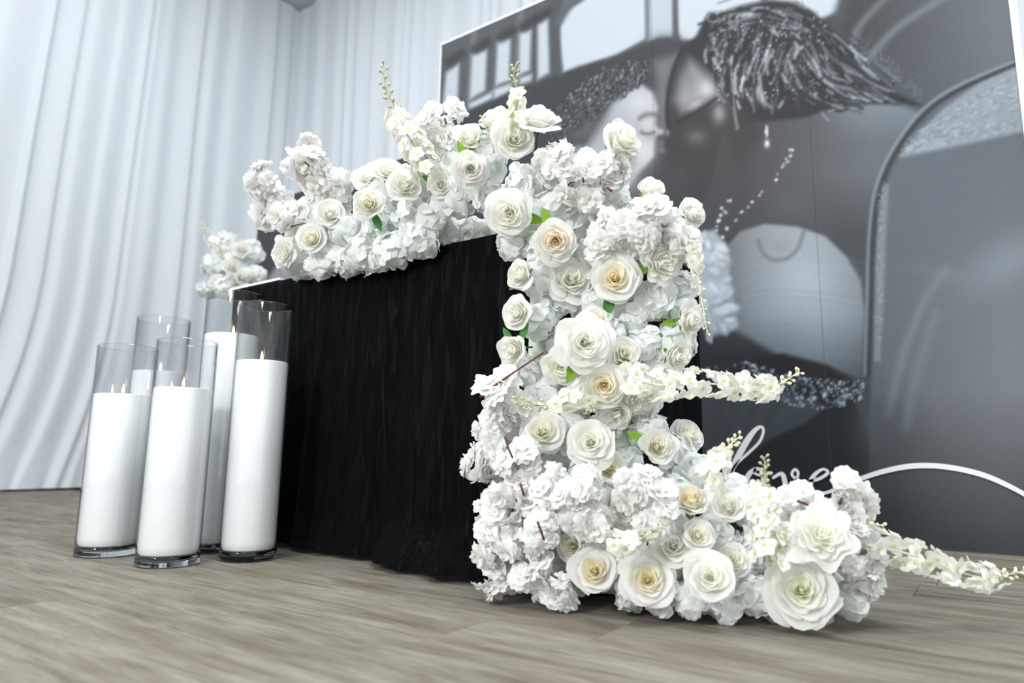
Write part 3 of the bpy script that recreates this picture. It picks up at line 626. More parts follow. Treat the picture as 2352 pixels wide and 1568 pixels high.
# ------------------------------------------------------------------ flower kits (meshes shared by every copy)
def rose_petal(phi, half, rb, rt, h, zb, curl, inw, ruf, sp, ph, nu=8, nv=7):
    P = []
    for j in range(nv + 1):
        v = j / nv; row = []
        for i in range(nu + 1):
            u = -1 + 2 * i / nu
            sv = math.sin(v * math.pi / 2); r = rb + (rt - rb) * sv ** 0.85; z = zb + h * (1 - math.cos(v * math.pi / 2)) ** 0.75
            c = max(0.0, (v - 0.55) / 0.45) ** 2
            r += curl * c - inw * c; z -= curl * c * 0.75
            wv = 0.35 + 0.65 * math.sin(math.pi * (0.08 + 0.56 * v))
            z -= h * 0.20 * abs(u) ** 2.6 * v + 0.02 * v
            r += sp * u * rt * v - curl * 0.35 * c * u * u
            r += ruf * math.sin(u * 4.3 + ph) * v * v; z += ruf * 0.7 * math.sin(u * 5.1 + ph * 1.7) * v * v
            z += h * 0.05 * max(0, 1 - abs(u) * 2.2) * c
            a = phi + u * half * wv
            row.append((r * math.cos(a), r * math.sin(a), z))
        P.append(row)
    b = MB(); b.grid(P); return b.mesh('petal')
def rose_kit(seed, layers):
    rg = random.Random(seed); out = []; ph0 = rg.uniform(0, 6.28)
    for (n, half, rb, rt, h, zb, curl, inw, ruf, sp) in layers:
        ph0 += rg.uniform(0.5, 1.4)
        for k in range(n):
            out.append(rose_petal(ph0 + 2 * math.pi * k / n + rg.gauss(0, 0.08), half * rg.uniform(0.92, 1.1), rb, rt * rg.uniform(0.90, 1.09), h * rg.uniform(0.88, 1.07), zb, curl * rg.uniform(0.55, 1.45), inw, ruf * rg.uniform(0.7, 2.0), sp, rg.uniform(0, 6.28)))
    return out
OPEN = [(2, 1.9, 0.02, 0.06, 0.70, 0.0, 0.0, 0.02, 0.006, 0.22), (3, 1.4, 0.03, 0.11, 0.71, 0.0, 0.02, 0.01, 0.012, 0.2), (3, 1.3, 0.05, 0.17, 0.70, 0.0, 0.04, 0.0, 0.016, 0.18),
        (4, 1.15, 0.06, 0.24, 0.68, 0.0, 0.06, 0.0, 0.02, 0.16), (4, 1.1, 0.08, 0.33, 0.65, 0.0, 0.085, 0.0, 0.022, 0.14), (5, 1.0, 0.08, 0.43, 0.60, -0.02, 0.11, 0.0, 0.026, 0.12),
        (5, 0.95, 0.08, 0.55, 0.53, -0.05, 0.15, 0.0, 0.03, 0.10), (6, 0.85, 0.08, 0.70, 0.44, -0.09, 0.20, 0.0, 0.035, 0.08)]
HALF = [(2, 1.9, 0.02, 0.055, 0.84, 0.0, 0.0, 0.02, 0.006, 0.22), (3, 1.4, 0.04, 0.11, 0.85, 0.0, 0.02, 0.02, 0.012, 0.2), (3, 1.3, 0.06, 0.18, 0.85, 0.0, 0.035, 0.01, 0.016, 0.17),
        (4, 1.15, 0.08, 0.27, 0.83, 0.0, 0.06, 0.0, 0.02, 0.14), (4, 1.1, 0.09, 0.37, 0.80, -0.02, 0.09, 0.0, 0.024, 0.12), (5, 1.0, 0.10, 0.49, 0.75, -0.06, 0.13, 0.0, 0.03, 0.10), (5, 0.95, 0.10, 0.62, 0.68, -0.10, 0.19, 0.0, 0.035, 0.07)]
FULL = [(3, 1.5, 0.02, 0.10, 0.58, 0.0, 0.0, 0.04, 0.02, 0.25), (4, 1.1, 0.04, 0.21, 0.60, 0.0, 0.02, 0.02, 0.03, 0.2), (5, 0.9, 0.06, 0.33, 0.60, 0.0, 0.04, 0.0, 0.04, 0.14),
        (6, 0.75, 0.08, 0.47, 0.57, -0.03, 0.07, 0.0, 0.05, 0.1), (6, 0.72, 0.08, 0.62, 0.50, -0.06, 0.11, 0.0, 0.06, 0.08), (6, 0.72, 0.08, 0.80, 0.40, -0.1, 0.17, 0.0, 0.07, 0.06)]
KITS = {'o': [rose_kit(1, OPEN), rose_kit(2, OPEN), rose_kit(3, OPEN)], 'h': [rose_kit(4, HALF), rose_kit(5, HALF)], 'f': [rose_kit(6, FULL), rose_kit(7, FULL)]}
def calyx_mesh():
    b = MB(); b.ell((0, 0, -0.16), (0.16, 0.16, 0.13), 8, 5)
    for k in range(5):
        a = 2 * math.pi * k / 5; P = []
        for j in range(5):
            v = j / 4; r = 0.10 + 0.48 * v; z = -0.12 - 0.10 * math.sin(v * 2.4) + 0.10 * v; w = 0.11 * math.sin(math.pi * (0.2 + 0.75 * v))
            P.append([(r*math.cos(a) - w*u*math.sin(a), r*math.sin(a) + w*u*math.cos(a), z + 0.03*abs(u)) for u in (-1, 0, 1)])
        b.grid(P)
    return b.mesh('calyx')
def leaf_mesh():
    P = []
    for j in range(7):
        v = j / 6; w = 0.30 * math.sin(math.pi * min(1, 0.04 + 0.96 * v)) ** 0.8 * (1 - 0.25 * v)
        P.append([(w * u, v, 0.10 * abs(u) * (1 - v) - 0.22 * v * v) for u in (-1, -0.5, 0, 0.5, 1)])
    b = MB(); b.grid(P); return b.mesh('leaf')
ME_CALYX, ME_LEAF = calyx_mesh(), leaf_mesh()
def rstem_mesh():
    b = MB(); b.tube([(0, 0, -0.2), (0.03, 0.02, -0.8), (0.0, 0.05, -1.5)], 0.045, 6); return b.mesh('stem')
ME_RSTEM = rstem_mesh()
def flat_flower(name, layers, seed, frill, nu=4, nv=4, notch=0.0):
    """layers: (count, length, half width, tilt, cup)"""
    rg = random.Random(seed); b = MB(); off = rg.uniform(0, 6)
    for (n, L, Wd, tilt, cup) in layers:
        off += rg.uniform(0.3, 0.8)
        for k in range(n):
            a = off + 2*math.pi*k/n + rg.gauss(0, 0.07); tl = tilt + rg.gauss(0, 0.10); l = L * rg.uniform(0.9, 1.08); ph = rg.uniform(0, 6.28); P = []; z0 = rg.uniform(-0.01, 0.01)
            for j in range(nv + 1):
                v = j / nv; row = []
                for i in range(nu + 1):
                    u = -1 + 2*i/nu
                    w = Wd * (0.14 + 0.86 * math.sin(math.pi * (0.06 + 0.62 * v ** 0.9)))
                    s = l * v * (1 - (0.30 * u * u - notch * max(0, 1 - abs(u) * 2.5)*-1) * v) + rg.uniform(-0.03, 0.03) * l * (v == 1)
                    dr = tl - 0.55 * v * (0.6 + 0.4*math.sin(ph))
                    x = s * math.cos(dr); z = z0 + s * math.sin(dr) + cup * u * u * v + frill * math.sin(u * 4.6 + ph) * v * v
                    y = w * u
                    row.append((x*math.cos(a) - y*math.sin(a), x*math.sin(a) + y*math.cos(a), z))
                P.append(row)
            b.grid(P)
    return b.mesh(name)
HYDF = [flat_flower('floret', [(4, 1.0, 0.62, 0.22, 0.06)], 30 + k, 0.07, 6, 5) for k in range(4)]
CHF = [flat_flower('blossom', [(6, 1.0, 0.50, 0.16, 0.04), (6, 0.80, 0.45, 0.52, 0.05), (5, 0.50, 0.34, 0.95, 0.05)], 50 + k, 0.085, 8, 5, 0.13) for k in range(4)]
DLF = [flat_flower('floret', [(5, 1.0, 0.44, 0.40, 0.09), (4, 0.5, 0.26, 0.9, 0.05)], 70 + k, 0.04, 4, 5) for k in range(3)]
def bud_mesh():
    b = MB(); b.ell((0, 0, 1.0), (0.62, 0.62, 0.8), 8, 6); b.tube([(0, 0, -1.2), (0.05, 0, 0.4)], 0.17, 5); return b.mesh('bud')
ME_BUD = bud_mesh()

FR = random.Random(99)
def basis_m(p, n, scale, roll=None):
    q = Vector(n).to_track_quat('Z', 'Y'); r = FR.uniform(0, 6.28) if roll is None else roll
    return Matrix.Translation(p) @ q.to_matrix().to_4x4() @ Matrix.Rotation(r, 4, 'Z') @ Matrix.Diagonal((scale, scale, scale, 1))
def face_dir(px, py, dx, dy):
    v = -ray(px, py).normalized() + RT * dx + UP * dy; return v.normalized()
TINT = {'w': (0.955, 0.955, 0.90, 1), 'i': (0.955, 0.94, 0.85, 1), 'y': (0.96, 0.905, 0.72, 1), 'p': (0.955, 0.875, 0.73, 1), 'g': (0.95, 0.96, 0.86, 1)}
def leaf(parent, M, mt=M_LEAF):
    o = obj('leaf', ME_LEAF, None, parent); o.matrix_local = M; o.material_slots[0].link = 'OBJECT'; o.material_slots[0].material = mt
ME_LEAF.materials.append(M_LEAF)
def rose(px, py, dia, dx, dy, kind, tint, label, group='roses of the floral cascade', lift=0.35, leaves=0, pos=None, petals=None, vis_fac=1.0):
    if pos is None:
        p, dep = hit(px, py, 0.02); R = dia * dep / F / 2; p, dep = hit(px, py, R * lift)
    else: p = Vector(pos); dep = project(p)[2]
    R = dia * dep / F / 2 / 0.93
    n = face_dir(px, py, dx, dy); p = p - n * R * 0.30; p = clear_cloth(p, 0.32 * R); R *= project(p)[2] / max(1e-6, dep) if pos is None else 1.0
    if pos is None or True:
        mz = p.z - R * 0.75 * math.sqrt(max(0.0, 1 - n.z * n.z)) - 0.25 * R
        if mz < 0.0: p = p + Vector((0, 0, -mz))
    t = thing('rose', label, 'rose', (0, 0, 0), group); t.matrix_world = basis_m(p, n, R)
    kit = KITS[kind]; kit = kit[FR.randrange(len(kit))]; col = TINT[tint]
    for me in kit:
        o = obj('petal', me, M_ROSE, t); o.color = col
    obj('calyx', ME_CALYX, M_GREEN, t); obj('stem', ME_RSTEM, M_STEM, t)
    for k in range(leaves):
        a = FR.uniform(0, 6.28)
        leaf(t, Matrix.Translation((0.42*math.cos(a), 0.42*math.sin(a), -0.22)) @ Matrix.Rotation(a - math.pi/2, 4, 'Z') @ Matrix.Rotation(0.15, 4, 'X') @ Matrix.Diagonal((0.75, 0.92, 0.9, 1)), FR.choice((M_LEAF, M_GREEN)))
    return t
def hydrangea(px, py, dia, label, group, pos=None, nf=17, off=-0.035):
    if pos is None: p, dep = hit(px, py, off); n = (grad(p) * 0.6 - ray(px, py).normalized()).normalized()
    else: p = Vector(pos); dep = project(p)[2]; n = face_dir(px, py, 0, 0.2)
    R = dia * dep / F / 2
    if pos is None: p = clear_cloth(p, 0.62 * R); R = dia * project(p)[2] / F / 2
    if p.z < R * 0.75: p.z = R * 0.75
    t = thing('hydrangea', label, 'hydrangea', (0, 0, 0), group); t.matrix_world = Matrix.Translation(p) @ n.to_track_quat('Z', 'Y').to_matrix().to_4x4()
    fr_ = 0.54 * R
    for k in range(nf):
        zc = 1 - (k + 0.5) / nf * 1.05; rr = math.sqrt(max(0, 1 - zc*zc)); a = k * 2.39996 + FR.uniform(-0.2, 0.2)
        d = Vector((rr*math.cos(a), rr*math.sin(a), zc)); q = (d + Vector((FR.gauss(0, .25), FR.gauss(0, .25), FR.gauss(0, .25)))).normalized()
        o = obj('floret', HYDF[FR.randrange(4)], M_HYD, t); o.matrix_local = basis_m(d * R * 0.76 * FR.uniform(0.86, 1.1), q, fr_ * FR.uniform(0.85, 1.2)); o.color = (0.84, 0.90, 0.78, 1)
    b = MB(); b.ell((0, 0, 0), (R*0.5, R*0.5, R*0.5), 8, 5); b.tube([(0, 0, -R*0.3), (0, 0, -R*0.75)], 0.003, 5)
    b.build('stem', M_STEM if FR.random() < 0.3 else M_BASE, t)
    return t
def cherry(px, py, dia, n_, label, group='white cherry blossom branches', off=0.035, bd_px=73, pos=None, twig=None):
    if pos is None: p, dep = hit(px, py, off); g = grad(p)
    else: p = Vector(pos); dep = project(p)[2]; g = UP
    if pos is None: p = clear_cloth(p, 0.02); dep = project(p)[2]
    R = dia * dep / F / 2; t = thing('cherry_branch', label, 'blossom branch', p, group); view = -ray(px, py).normalized()
    pts = []
    for k in range(n_):
        rr = min(1.12, max(0.0, math.sqrt((k + 0.5) / n_) + FR.gauss(0, 0.10))); a = k * 2.39996 + px + FR.gauss(0, 0.35)
        q = (RT * (rr * math.cos(a)) + UP * (rr * math.sin(a))) * R * 0.92 + view * R * (0.45 * (1 - rr * rr) + FR.uniform(-0.30, 0.30))
        nrm = (view * 0.75 + (RT * math.cos(a) + UP * math.sin(a)) * rr * 0.95 + Vector((FR.gauss(0, .42), FR.gauss(0, .42), FR.gauss(0, .42)))).normalized()
        br = bd_px * dep / F / 2 * FR.uniform(0.72, 1.22)
        q = clear_cloth(p + q, br * 0.45) - p
        lowz = p.z + q.z - br * 0.8
        if lowz < 0: q.z -= lowz
        o = obj('blossom', CHF[FR.randrange(4)], M_CHERRY, t); o.matrix_local = basis_m(q, nrm, br); o.color = (0.90, 0.91, 0.84, 1); pts.append((q, nrm, br))
    root = -view * R * 0.5 - g * 0.02 + Vector((0, 0, -0.01)); b = MB()
    if p.z + root.z < 0.006: root.z = 0.006 - p.z
    for q, nrm, br in pts:
        e = q - nrm * br * 0.05; mid = (root + e) * 0.5 + Vector((0, 0, 0.004)); b.tube([root, mid, e], [0.0024, 0.0016, 0.0010], 5)
    if twig:
        tp = [ (at_depth(x, y, dep - R * dz)) - p for x, y, dz in twig]; b.tube(tp, [0.0026] + [0.0018] * (len(tp) - 1), 6)
    b.build('twig', M_TWIG, t); return t
def spray(path, d0, d1, nfl, fsize, nb, label, group='delphinium sprays', fl_to=0.62, bud_mat=None, bsize=7.5, wid=30, world=None, fl_from=0.0):
    """path: pixel polyline from base to tip; d0/d1 depth at base and tip"""
    if world is None:
        P = [at_depth(x, y, d0 + (d1 - d0) * i / (len(path) - 1)) for i, (x, y) in enumerate(path)]
    else: P = [Vector(w) for w in world]
    sp = [Vector(q) for q in spline([tuple(p) for p in P], 6)]; o0 = sp[0].copy(); sp = [q - o0 for q in sp]
    t = thing('delphinium_spray', label, 'flower spray', o0, group); dep = (d0 + d1) / 2; sc = dep / F
    b = MB(); n = len(sp); b.tube(sp, [0.0022 - 0.0013 * i / (n - 1) for i in range(n)], 6); bm_ = bud_mat or M_BUDP; b.build('stem', bm_, t)
    def ptat(v):
        x = v * (n - 1); i = min(n - 2, int(x)); return sp[i].lerp(sp[i+1], x - i), (sp[i+1] - sp[i]).normalized()
    for k in range(nfl):
        v = fl_from + (fl_to - fl_from) * (k + 0.5) / nfl; q, tg = ptat(v); a = k * 2.39996 + FR.uniform(-.3, .3); e1 = tg.orthogonal().normalized(); e2 = tg.cross(e1)
        d = (e1 * math.cos(a) + e2 * math.sin(a)); w = wid * sc * (1 - 0.35 * (v - fl_from) / max(0.1, fl_to - fl_from)); q2 = q + d * w * 0.5
        if o0.z + q2.z < 0.012: q2.z = 0.012 - o0.z
        o = obj('floret', DLF[FR.randrange(3)], M_DEL, t); o.matrix_local = basis_m(q2, (d + tg * 0.35).normalized(), fsize * sc / 2 * FR.uniform(0.85, 1.15)); o.color = (0.83, 0.87, 0.58, 1)
    ME = ME_BUD
    for k in range(nb):
        v = fl_to + (1 - fl_to) * (k + 0.3) / nb; q, tg = ptat(min(0.999, v)); a = k * 2.39996; e1 = tg.orthogonal().normalized(); e2 = tg.cross(e1)
        d = ((e1 * math.cos(a) + e2 * math.sin(a)) * 0.8 + tg * 0.6).normalized(); r = bsize * sc * (1.0 - 0.3 * (k / nb))
        o = obj('bud', ME, M_BUDP, t); o.matrix_local = basis_m(q + d * r * 1.0, d, r); o.material_slots[0].link = 'OBJECT'; o.material_slots[0].material = bm_
    return t

# ------------------------------------------------------------------ hydrangeas
GH = {'g': ('pale cool white hydrangea head filling the garland along the table edge', 'hydrangeas in the table edge garland'),
      'c': ('pale cool white hydrangea head filling the cascade down the table corner', 'hydrangeas in the corner cascade'),
      'f': ('pale cool white hydrangea head filling the mound of flowers on the floor', 'hydrangeas in the floor mound')}
def zone(x, y): return 'g' if (x < 1150 or y < 470) else ('c' if y < 1010 else 'f')
HX = [(1345,492,125),(1400,470,115),(690,600,95),(765,588,100),(840,575,105),(905,572,100),(965,550,100),(1030,536,92),(1088,530,84),(800,525,95),(872,512,95),(725,540,88),(950,490,95),(1495,690,108),(735,612,70),(800,600,80),(870,590,80),(1000,500,95),(1130,450,90),(1205,425,95),(1180,560,80),(1265,400,90),(1245,735,95),(1290,690,90),(1450,725,100),(1205,850,90),
      (1480,790,90),(1490,585,95),(1400,965,90),(1440,1060,80),(1445,1365,80),(1585,1375,95),(1660,1385,90),(1730,1365,105),(1790,1410,85),(1880,1425,85),(1955,1375,95),(1990,1330,90),(1330,580,90),(1560,660,90),(1540,520,85)]
def inside(x, y, P):
    c = False
    for i in range(len(P)):
        a, b = P[i], P[i-1]
        if (a[1] > y) != (b[1] > y) and x < (b[0]-a[0]) * (y-a[1]) / (b[1]-a[1]) + a[0]: c = not c
    return c
FILL = [(670,560),(710,490),(800,460),(900,430),(1000,400),(1100,350),(1240,370),(1330,390),(1420,410),(1490,470),(1560,510),(1570,600),(1575,720),(1545,840),(1510,890),(1500,970),(1550,1040),(1600,1090),(1700,1170),(1850,1190),(1960,1220),(1990,1320),(1970,1390),(1880,1410),(1720,1385),(1560,1365),(1400,1355),(1240,1340),(1150,1320),(1135,1200),(1145,1010),(1190,890),(1205,700),(1230,610),(1170,530),(1060,490),(960,520),(880,560),(780,580),(700,600)]
hp = [(x, y) for x, y, d in HX]
for k in range(9000):
    x, y = FR.uniform(640, 2020), FR.uniform(340, 1420)
    if inside(x, y, FILL) and all((x-a)**2 + (y-b)**2 > 66**2 for a, b in hp): hp.append((x, y)); HX.append((x, y, 112))
MARKS = [(1238,268,'the upward facing rose on a tall stem'),(1080,388,'the round white rose of the garland'),(928,425,'the garland rose near the delphinium spike'),(848,468,'the ivory rose with folded petals'),
 (715,548,'the ivory rose at the garland end'),(647,580,'the ruffled rose ending the garland'),(1000,480,'the small rose in the garland'),(1167,488,'the large rose at the garland bend'),(1428,322,'the free standing ivory rose'),(1330,395,'the crowning cherry blossom'),
 (1275,553,'the peach-centred rose'),(1412,638,'the buttery yellow-centred rose'),(1195,630,'the topmost rose facing the cloth'),(1187,718,'the middle rose facing the cloth'),(1178,803,'the lowest rose facing the cloth'),
 (1345,785,'the biggest white rose'),(1525,600,'the rose with swept petals'),(1583,735,'the rose with claw-like sepals'),(1470,915,'the nodding white rose'),(1387,885,'the golden-centred cascade rose'),(1247,990,'the ivory rose under the grey buds'),
 (1356,1015,'the flat open white rose'),(1510,1025,'the pale cream rose by the dark gap'),(1585,1150,'the warm cream upward rose'),(1672,1158,'the white rose by the upright delphinium'),(1545,1252,'the white rose behind the bud twig'),
 (1487,1330,'the wide golden-centred rose near the floor'),(1630,1325,'the tight spiral rose'),(1365,1308,'the pale yellow-centred rose near the floor'),(1840,1355,'the largest rose of the mound'),(1887,1225,'the big soft rose of the mound'),
 (1160,950,'the cherry blossom under the brown stick'),(1120,1060,'the cherry blossom farthest over the cloth'),(1175,1150,'the low cherry blossom by the velvet'),(1150,1310,'the cherry blossom at the velvet hem'),(1238,1330,'the cherry blossom lying on the floor'),
 (1250,1200,'the cherry blossom with pale stalks'),(1340,1140,'the dense cherry blossom of the mound'),(1480,1130,'the cherry blossom before the cream rose'),(1955,1170,'the mound\'s outer top blossom'),(1985,1310,'the blossom at the mound\'s outer end'),
 (1770,1230,'the upright delphinium spray'),(1730,1370,'the low hydrangeas by the spiral rose'),(1480,510,'the blossom on the cascade shoulder'),(1450,720,'the gap with the dark green stem')]
for x, y, d in HX:
    mk = min(MARKS, key=lambda q: (q[0]-x)**2 + (q[1]-y)**2); z = zone(mk[0], mk[1])
    if abs(y - mk[1]) >= abs(x - mk[0]): pre = 'pale hydrangea head just above ' if y < mk[1] else 'pale hydrangea head just below '
    else: pre = 'pale hydrangea head on the candle side of ' if x < mk[0] else 'pale hydrangea head away from the candles, beside '
    hydrangea(x, y, d, pre + mk[2], GH[z][1], nf=15, off=0.012 if (y > 1345 and x > 1400) else -0.035)

# ------------------------------------------------------------------ roses, one by one
RS = [
 (1075,315,86,-.1,.75,'h','w','white rose cupped upward in the garland, beside two taller roses',0.9,1),
 (1180,318,108,.1,.30,'o','w','open white rose below the upright cream roses of the garland',1.0,1),
 (1238,268,112,.1,1.5,'o','w','white rose on a tall stem facing the ceiling, green sepals showing beneath',1.3,0),
 (1143,280,100,-.2,1.0,'h','i','cream rose half hidden behind the open white roses of the garland',0.6,0),
 (1080,388,94,.0,-.05,'h','w','round white rose under the upward cupped rose in the garland',1.0,1),
 (1012,424,72,-.1,.2,'h','w','small white rose tucked between larger roses in the garland',0.5,1),
 (928,425,88,-.1,.5,'h','w','white rose above the hanging hydrangeas, near the delphinium spike',0.9,1),
 (890,388,85,.2,.9,'o','i','cream rose just under the tall delphinium spike in the garland',0.5,0),
 (848,468,88,-.1,.2,'h','i','ivory rose with folded petals above a single bright green leaf',0.9,1),
 (845,402,86,-.3,1.0,'o','w','white rose opened flat toward the ceiling near the garland\'s blossom end',0.7,0),
 (757,492,78,-.2,.3,'h','w','soft white rose among cherry blossom at the garland end',0.6,0),
 (715,548,78,-.3,.3,'h','i','ivory rose above the lowest hydrangeas at the garland end',0.9,0),
 (647,580,70,-.7,.1,'f','w','ruffled white rose at the very end of the garland, facing sideways',1.0,0),
 (1167,488,116,-.15,-.05,'o','w','large white rose at the bend between garland and corner cascade',1.0,1),
 (1428,322,114,.75,.65,'h','i','ivory rose on a stalk standing free above the corner blossom',1.5,1),
 (1275,553,112,-.05,-.1,'o','p','rose with peach centre near the top of the corner cascade',1.25,1),
 (1312,640,118,.15,.35,'o','w','white rose touching the yellow-centred rose in the corner cascade',0.35,0),
 (1412,638,128,-.05,.15,'o','y','large rose with buttery yellow centre in the corner cascade',1.0,1),
 (1393,585,115,.1,.7,'f','w','white rose peeking out behind the large yellow-centred rose',0.05,0),
 (1195,630,84,-.8,.2,'h','w','white rose facing the black cloth, topmost of the three at the cascade edge',0.9,2),
 (1187,718,88,-.75,.1,'h','w','white rose facing the black cloth, middle of the three at the cascade edge',0.9,1),
 (1178,803,92,-.65,-.1,'h','w','white rose facing the black cloth, lowest of the three, above the brown twig',0.9,2),
 (1345,785,140,.1,.1,'o','w','biggest pure white rose, midway down the corner cascade',1.5,1),
 (1287,840,90,-.1,-.1,'o','i','small creamy rose tucked under the biggest white rose',0.8,0),
 (1387,885,118,.0,-.05,'o','y','rose with golden centre under the biggest white rose',0.75,1),
 (1432,812,86,.3,.2,'h','i','cream rose half hidden beside the biggest white rose',0.4,1),
 (1372,735,96,.2,.8,'o','i','cream rose half hidden above the biggest white rose',0.3,0),
 (1525,600,108,.6,.2,'f','w','white rose with swept petals on the outer flank of the cascade',0.9,1),
 (1583,735,88,.9,.0,'h','w','white rose turned away on the outer flank, sepals like green claws',0.9,1),
 (1590,488,80,.8,.5,'h','w','small white rose with reddish sepal at the cascade\'s outer shoulder',1.0,0),
 (1495,436,84,.35,1.0,'h','w','white rose seen from behind with olive sepals at the cascade top',1.2,0),
 (1555,815,92,.7,-.1,'h','w','white rose above the long sideways delphinium spray',0.4,0),
 (1470,915,110,.15,-.75,'f','w','white rose nodding downward under the long sideways delphinium spray',0.45,0),
 (1420,955,80,.1,-.5,'h','w','white rose bud hanging beside the nodding rose',-0.1,1),
 (1247,990,118,.0,.25,'o','i','ivory rose under the small grey buds beside the cherry blossom',0.5,0),
 (1356,1015,124,-.05,.1,'o','w','flat open white rose where cascade meets floor mound',1.0,0),
 (1397,1075,92,.15,.3,'h','y','yellowish rose pushed beneath the flat open white rose',0.15,1),
 (1510,1025,102,.2,.15,'h','i','pale cream rose beside the dark gap in the cascade',1.0,1),
 (1578,1000,92,.7,.7,'h','i','cream rose leaning against the pale cream one by the dark gap',0.5,1),
 (1585,1150,104,.05,.8,'h','y','warm cream rose cupped upward in the floor mound',0.7,0),
 (1672,1162,100,-.1,.35,'h','w','white rose beside the upright delphinium on the floor mound',0.9,0),
 (1603,1228,84,.25,.2,'h','i','small cream rose between the floor mound\'s white roses',0.6,1),
 (1545,1252,118,.0,.2,'o','w','white rose behind the grey bud twig on the floor mound',0.3,0),
 (1487,1330,132,.0,.15,'o','y','wide rose with golden centre resting near the floor',1.0,0),
 (1630,1325,128,.0,.05,'o','w','round white rose with tight spiral, resting near the floor',1.1,0),
 (1680,1283,92,.2,.2,'o','i','cream rose half hidden behind the round spiral rose',0.3,0),
 (1365,1308,118,-.05,.25,'o','y','pale yellow-centred rose beside the low cherry blossom near the floor',0.8,0),
 (1840,1355,172,.05,.15,'o','g','largest rose with greenish white centre, at the mound\'s outer end',1.0,0),
 (1887,1225,148,.1,.3,'f','w','big soft white rose above the largest rose on the mound',1.9,0),
 (1440,1175,86,.1,-.2,'h','i','cream rose showing between cherry blossoms on the floor mound',0.3,0),
 (1315,1255,80,-.2,.0,'h','i','cream rose glimpsed under the cherry blossom near the floor',0.1,0),
 (1310,430,80,.1,.8,'f','w','pale rose among the cherry blossom crowning the table corner',0.6,0),
 (1390,500,84,.3,.4,'h','i','ivory rose beneath the cherry blossom crowning the table corner',0.3,0),
]
for (x, y, d, dx, dy, kd, tn, lb, lift, lv) in RS: rose(x, y, d, dx, dy, kd, tn, lb, lift=lift, leaves=lv)

# ------------------------------------------------------------------ cherry blossom branches
CB = [
 (600,405,60,4,'cherry blossom tip standing up at the garland end',0.05,None),
 (625,460,95,7,'cherry blossom cluster leaning past the garland end',0.03,None),
 (670,505,85,5,'cherry blossom cluster low at the garland end, brown twig showing',0.03,[(668,520,.9),(700,512,1.0),(706,525,1.0)]),
 (715,365,80,5,'topmost cherry blossom tuft on the garland end',0.06,[(700,372,1.0),(712,382,1.0)]),
 (680,385,60,3,'small cherry blossom tuft beside the topmost one on the garland',0.05,None),
 (755,420,110,8,'wide cherry blossom cluster between garland end and ivory roses',0.04,None),
 (1015,275,95,7,'cherry blossom cluster behind the round garland roses',0.04,[(1022,272,1.0),(1025,285,1.0)]),
 (985,345,90,6,'cherry blossom cluster behind the delphinium spike',-0.02,None),
 (1330,395,150,12,'largest cherry blossom cluster crowning the table corner',0.07,[(1338,408,1.2),(1341,420,1.2)]),
 (1270,370,90,6,'cherry blossom tuft beside the crowning cluster',0.03,None),
 (1400,400,110,8,'cherry blossom tuft under the free standing ivory rose',0.04,[(1395,430,.9),(1405,440,.9)]),
 (1480,510,130,10,'cherry blossom cluster on the cascade shoulder',0.06,None),
 (1555,545,100,7,'cherry blossom cluster at the outer shoulder of the cascade',0.04,None),
 (1410,540,120,9,'cherry blossom cluster above the yellow-centred rose',0.05,None),
 (1160,915,110,8,'cherry blossom cluster under the bare brown stick',0.03,[(1115,900,.4),(1180,855,.8),(1248,810,.6)]),
 (1135,975,90,6,'cherry blossom cluster reaching out over the black cloth',0.03,[(1102,912,.5),(1118,903,.6)]),
 (1120,1060,95,7,'cherry blossom cluster reaching farthest over the black cloth',0.04,None),
 (1200,1060,110,8,'cherry blossom cluster split by a brown twig, above the floor mound',0.05,[(1160,1003,1.0),(1168,1030,1.0),(1178,1052,1.0)]),
 (1175,1150,110,8,'cherry blossom cluster hanging low by the velvet',0.05,[(1195,1110,1.0),(1204,1138,1.0)]),
 (1112,1180,75,4,'cherry blossom cluster hanging out over the velvet, low down',0.04,[(1127,1105,.8),(1127,1150,.9)]),
 (1250,1130,110,8,'cherry blossom cluster at the middle of the floor mound\'s cloth side',0.06,None),
 (1340,1140,130,10,'dense cherry blossom cluster in front of the flat white rose',0.08,None),
 (1360,1190,100,7,'cherry blossom cluster below the dense one',0.06,None),
 (1480,1130,130,10,'cherry blossom cluster in front of the warm cream rose',0.08,None),
 (1510,1195,90,6,'cherry blossom cluster over the grey bud twig',0.06,None),
 (1150,1250,110,8,'cherry blossom cluster just above the floor by the velvet hem',0.05,[(1200,1205,1.0),(1206,1225,1.0)]),
 (1240,1230,110,8,'cherry blossom cluster with pale hanging stalks',0.05,[(1235,1198,1.1),(1250,1240,1.1)]),
 (1150,1325,110,8,'cherry blossom cluster lying at the velvet hem',0.03,None),
 (1238,1330,100,7,'cherry blossom cluster lying on the floor in front of the mound',0.05,[(1264,1318,1.0),(1280,1328,1.0)]),
 (1295,1360,70,4,'two loose cherry blossoms drooping to the floor',0.05,None),
 (1822,1158,84,5,'cherry blossom cluster behind the upright delphinium',0.05,[(1832,1150,1.0),(1858,1160,1.0)]),
 (1893,1172,84,5,'cherry blossom cluster beneath the printed lettering',0.05,None),
 (1950,1105,52,2,'single cherry blossom on a stalk, covering the swash of the lettering',0.10,None),
 (1965,1160,85,5,'cherry blossom cluster at the mound\'s outer top',0.05,[(1928,1158,.8),(1934,1143,.9)]),
 (1950,1240,120,9,'cherry blossom cluster beside the big soft rose',0.03,None),
 (1985,1310,100,7,'cherry blossom cluster at the outer end of the mound',0.04,None),
 (1830,1225,110,8,'cherry blossom cluster between delphinium and big soft rose',0.02,None),
]
for (x, y, d, n_, lb, off, tw) in CB: cherry(x, y, d, n_, lb, off=off, twig=tw)

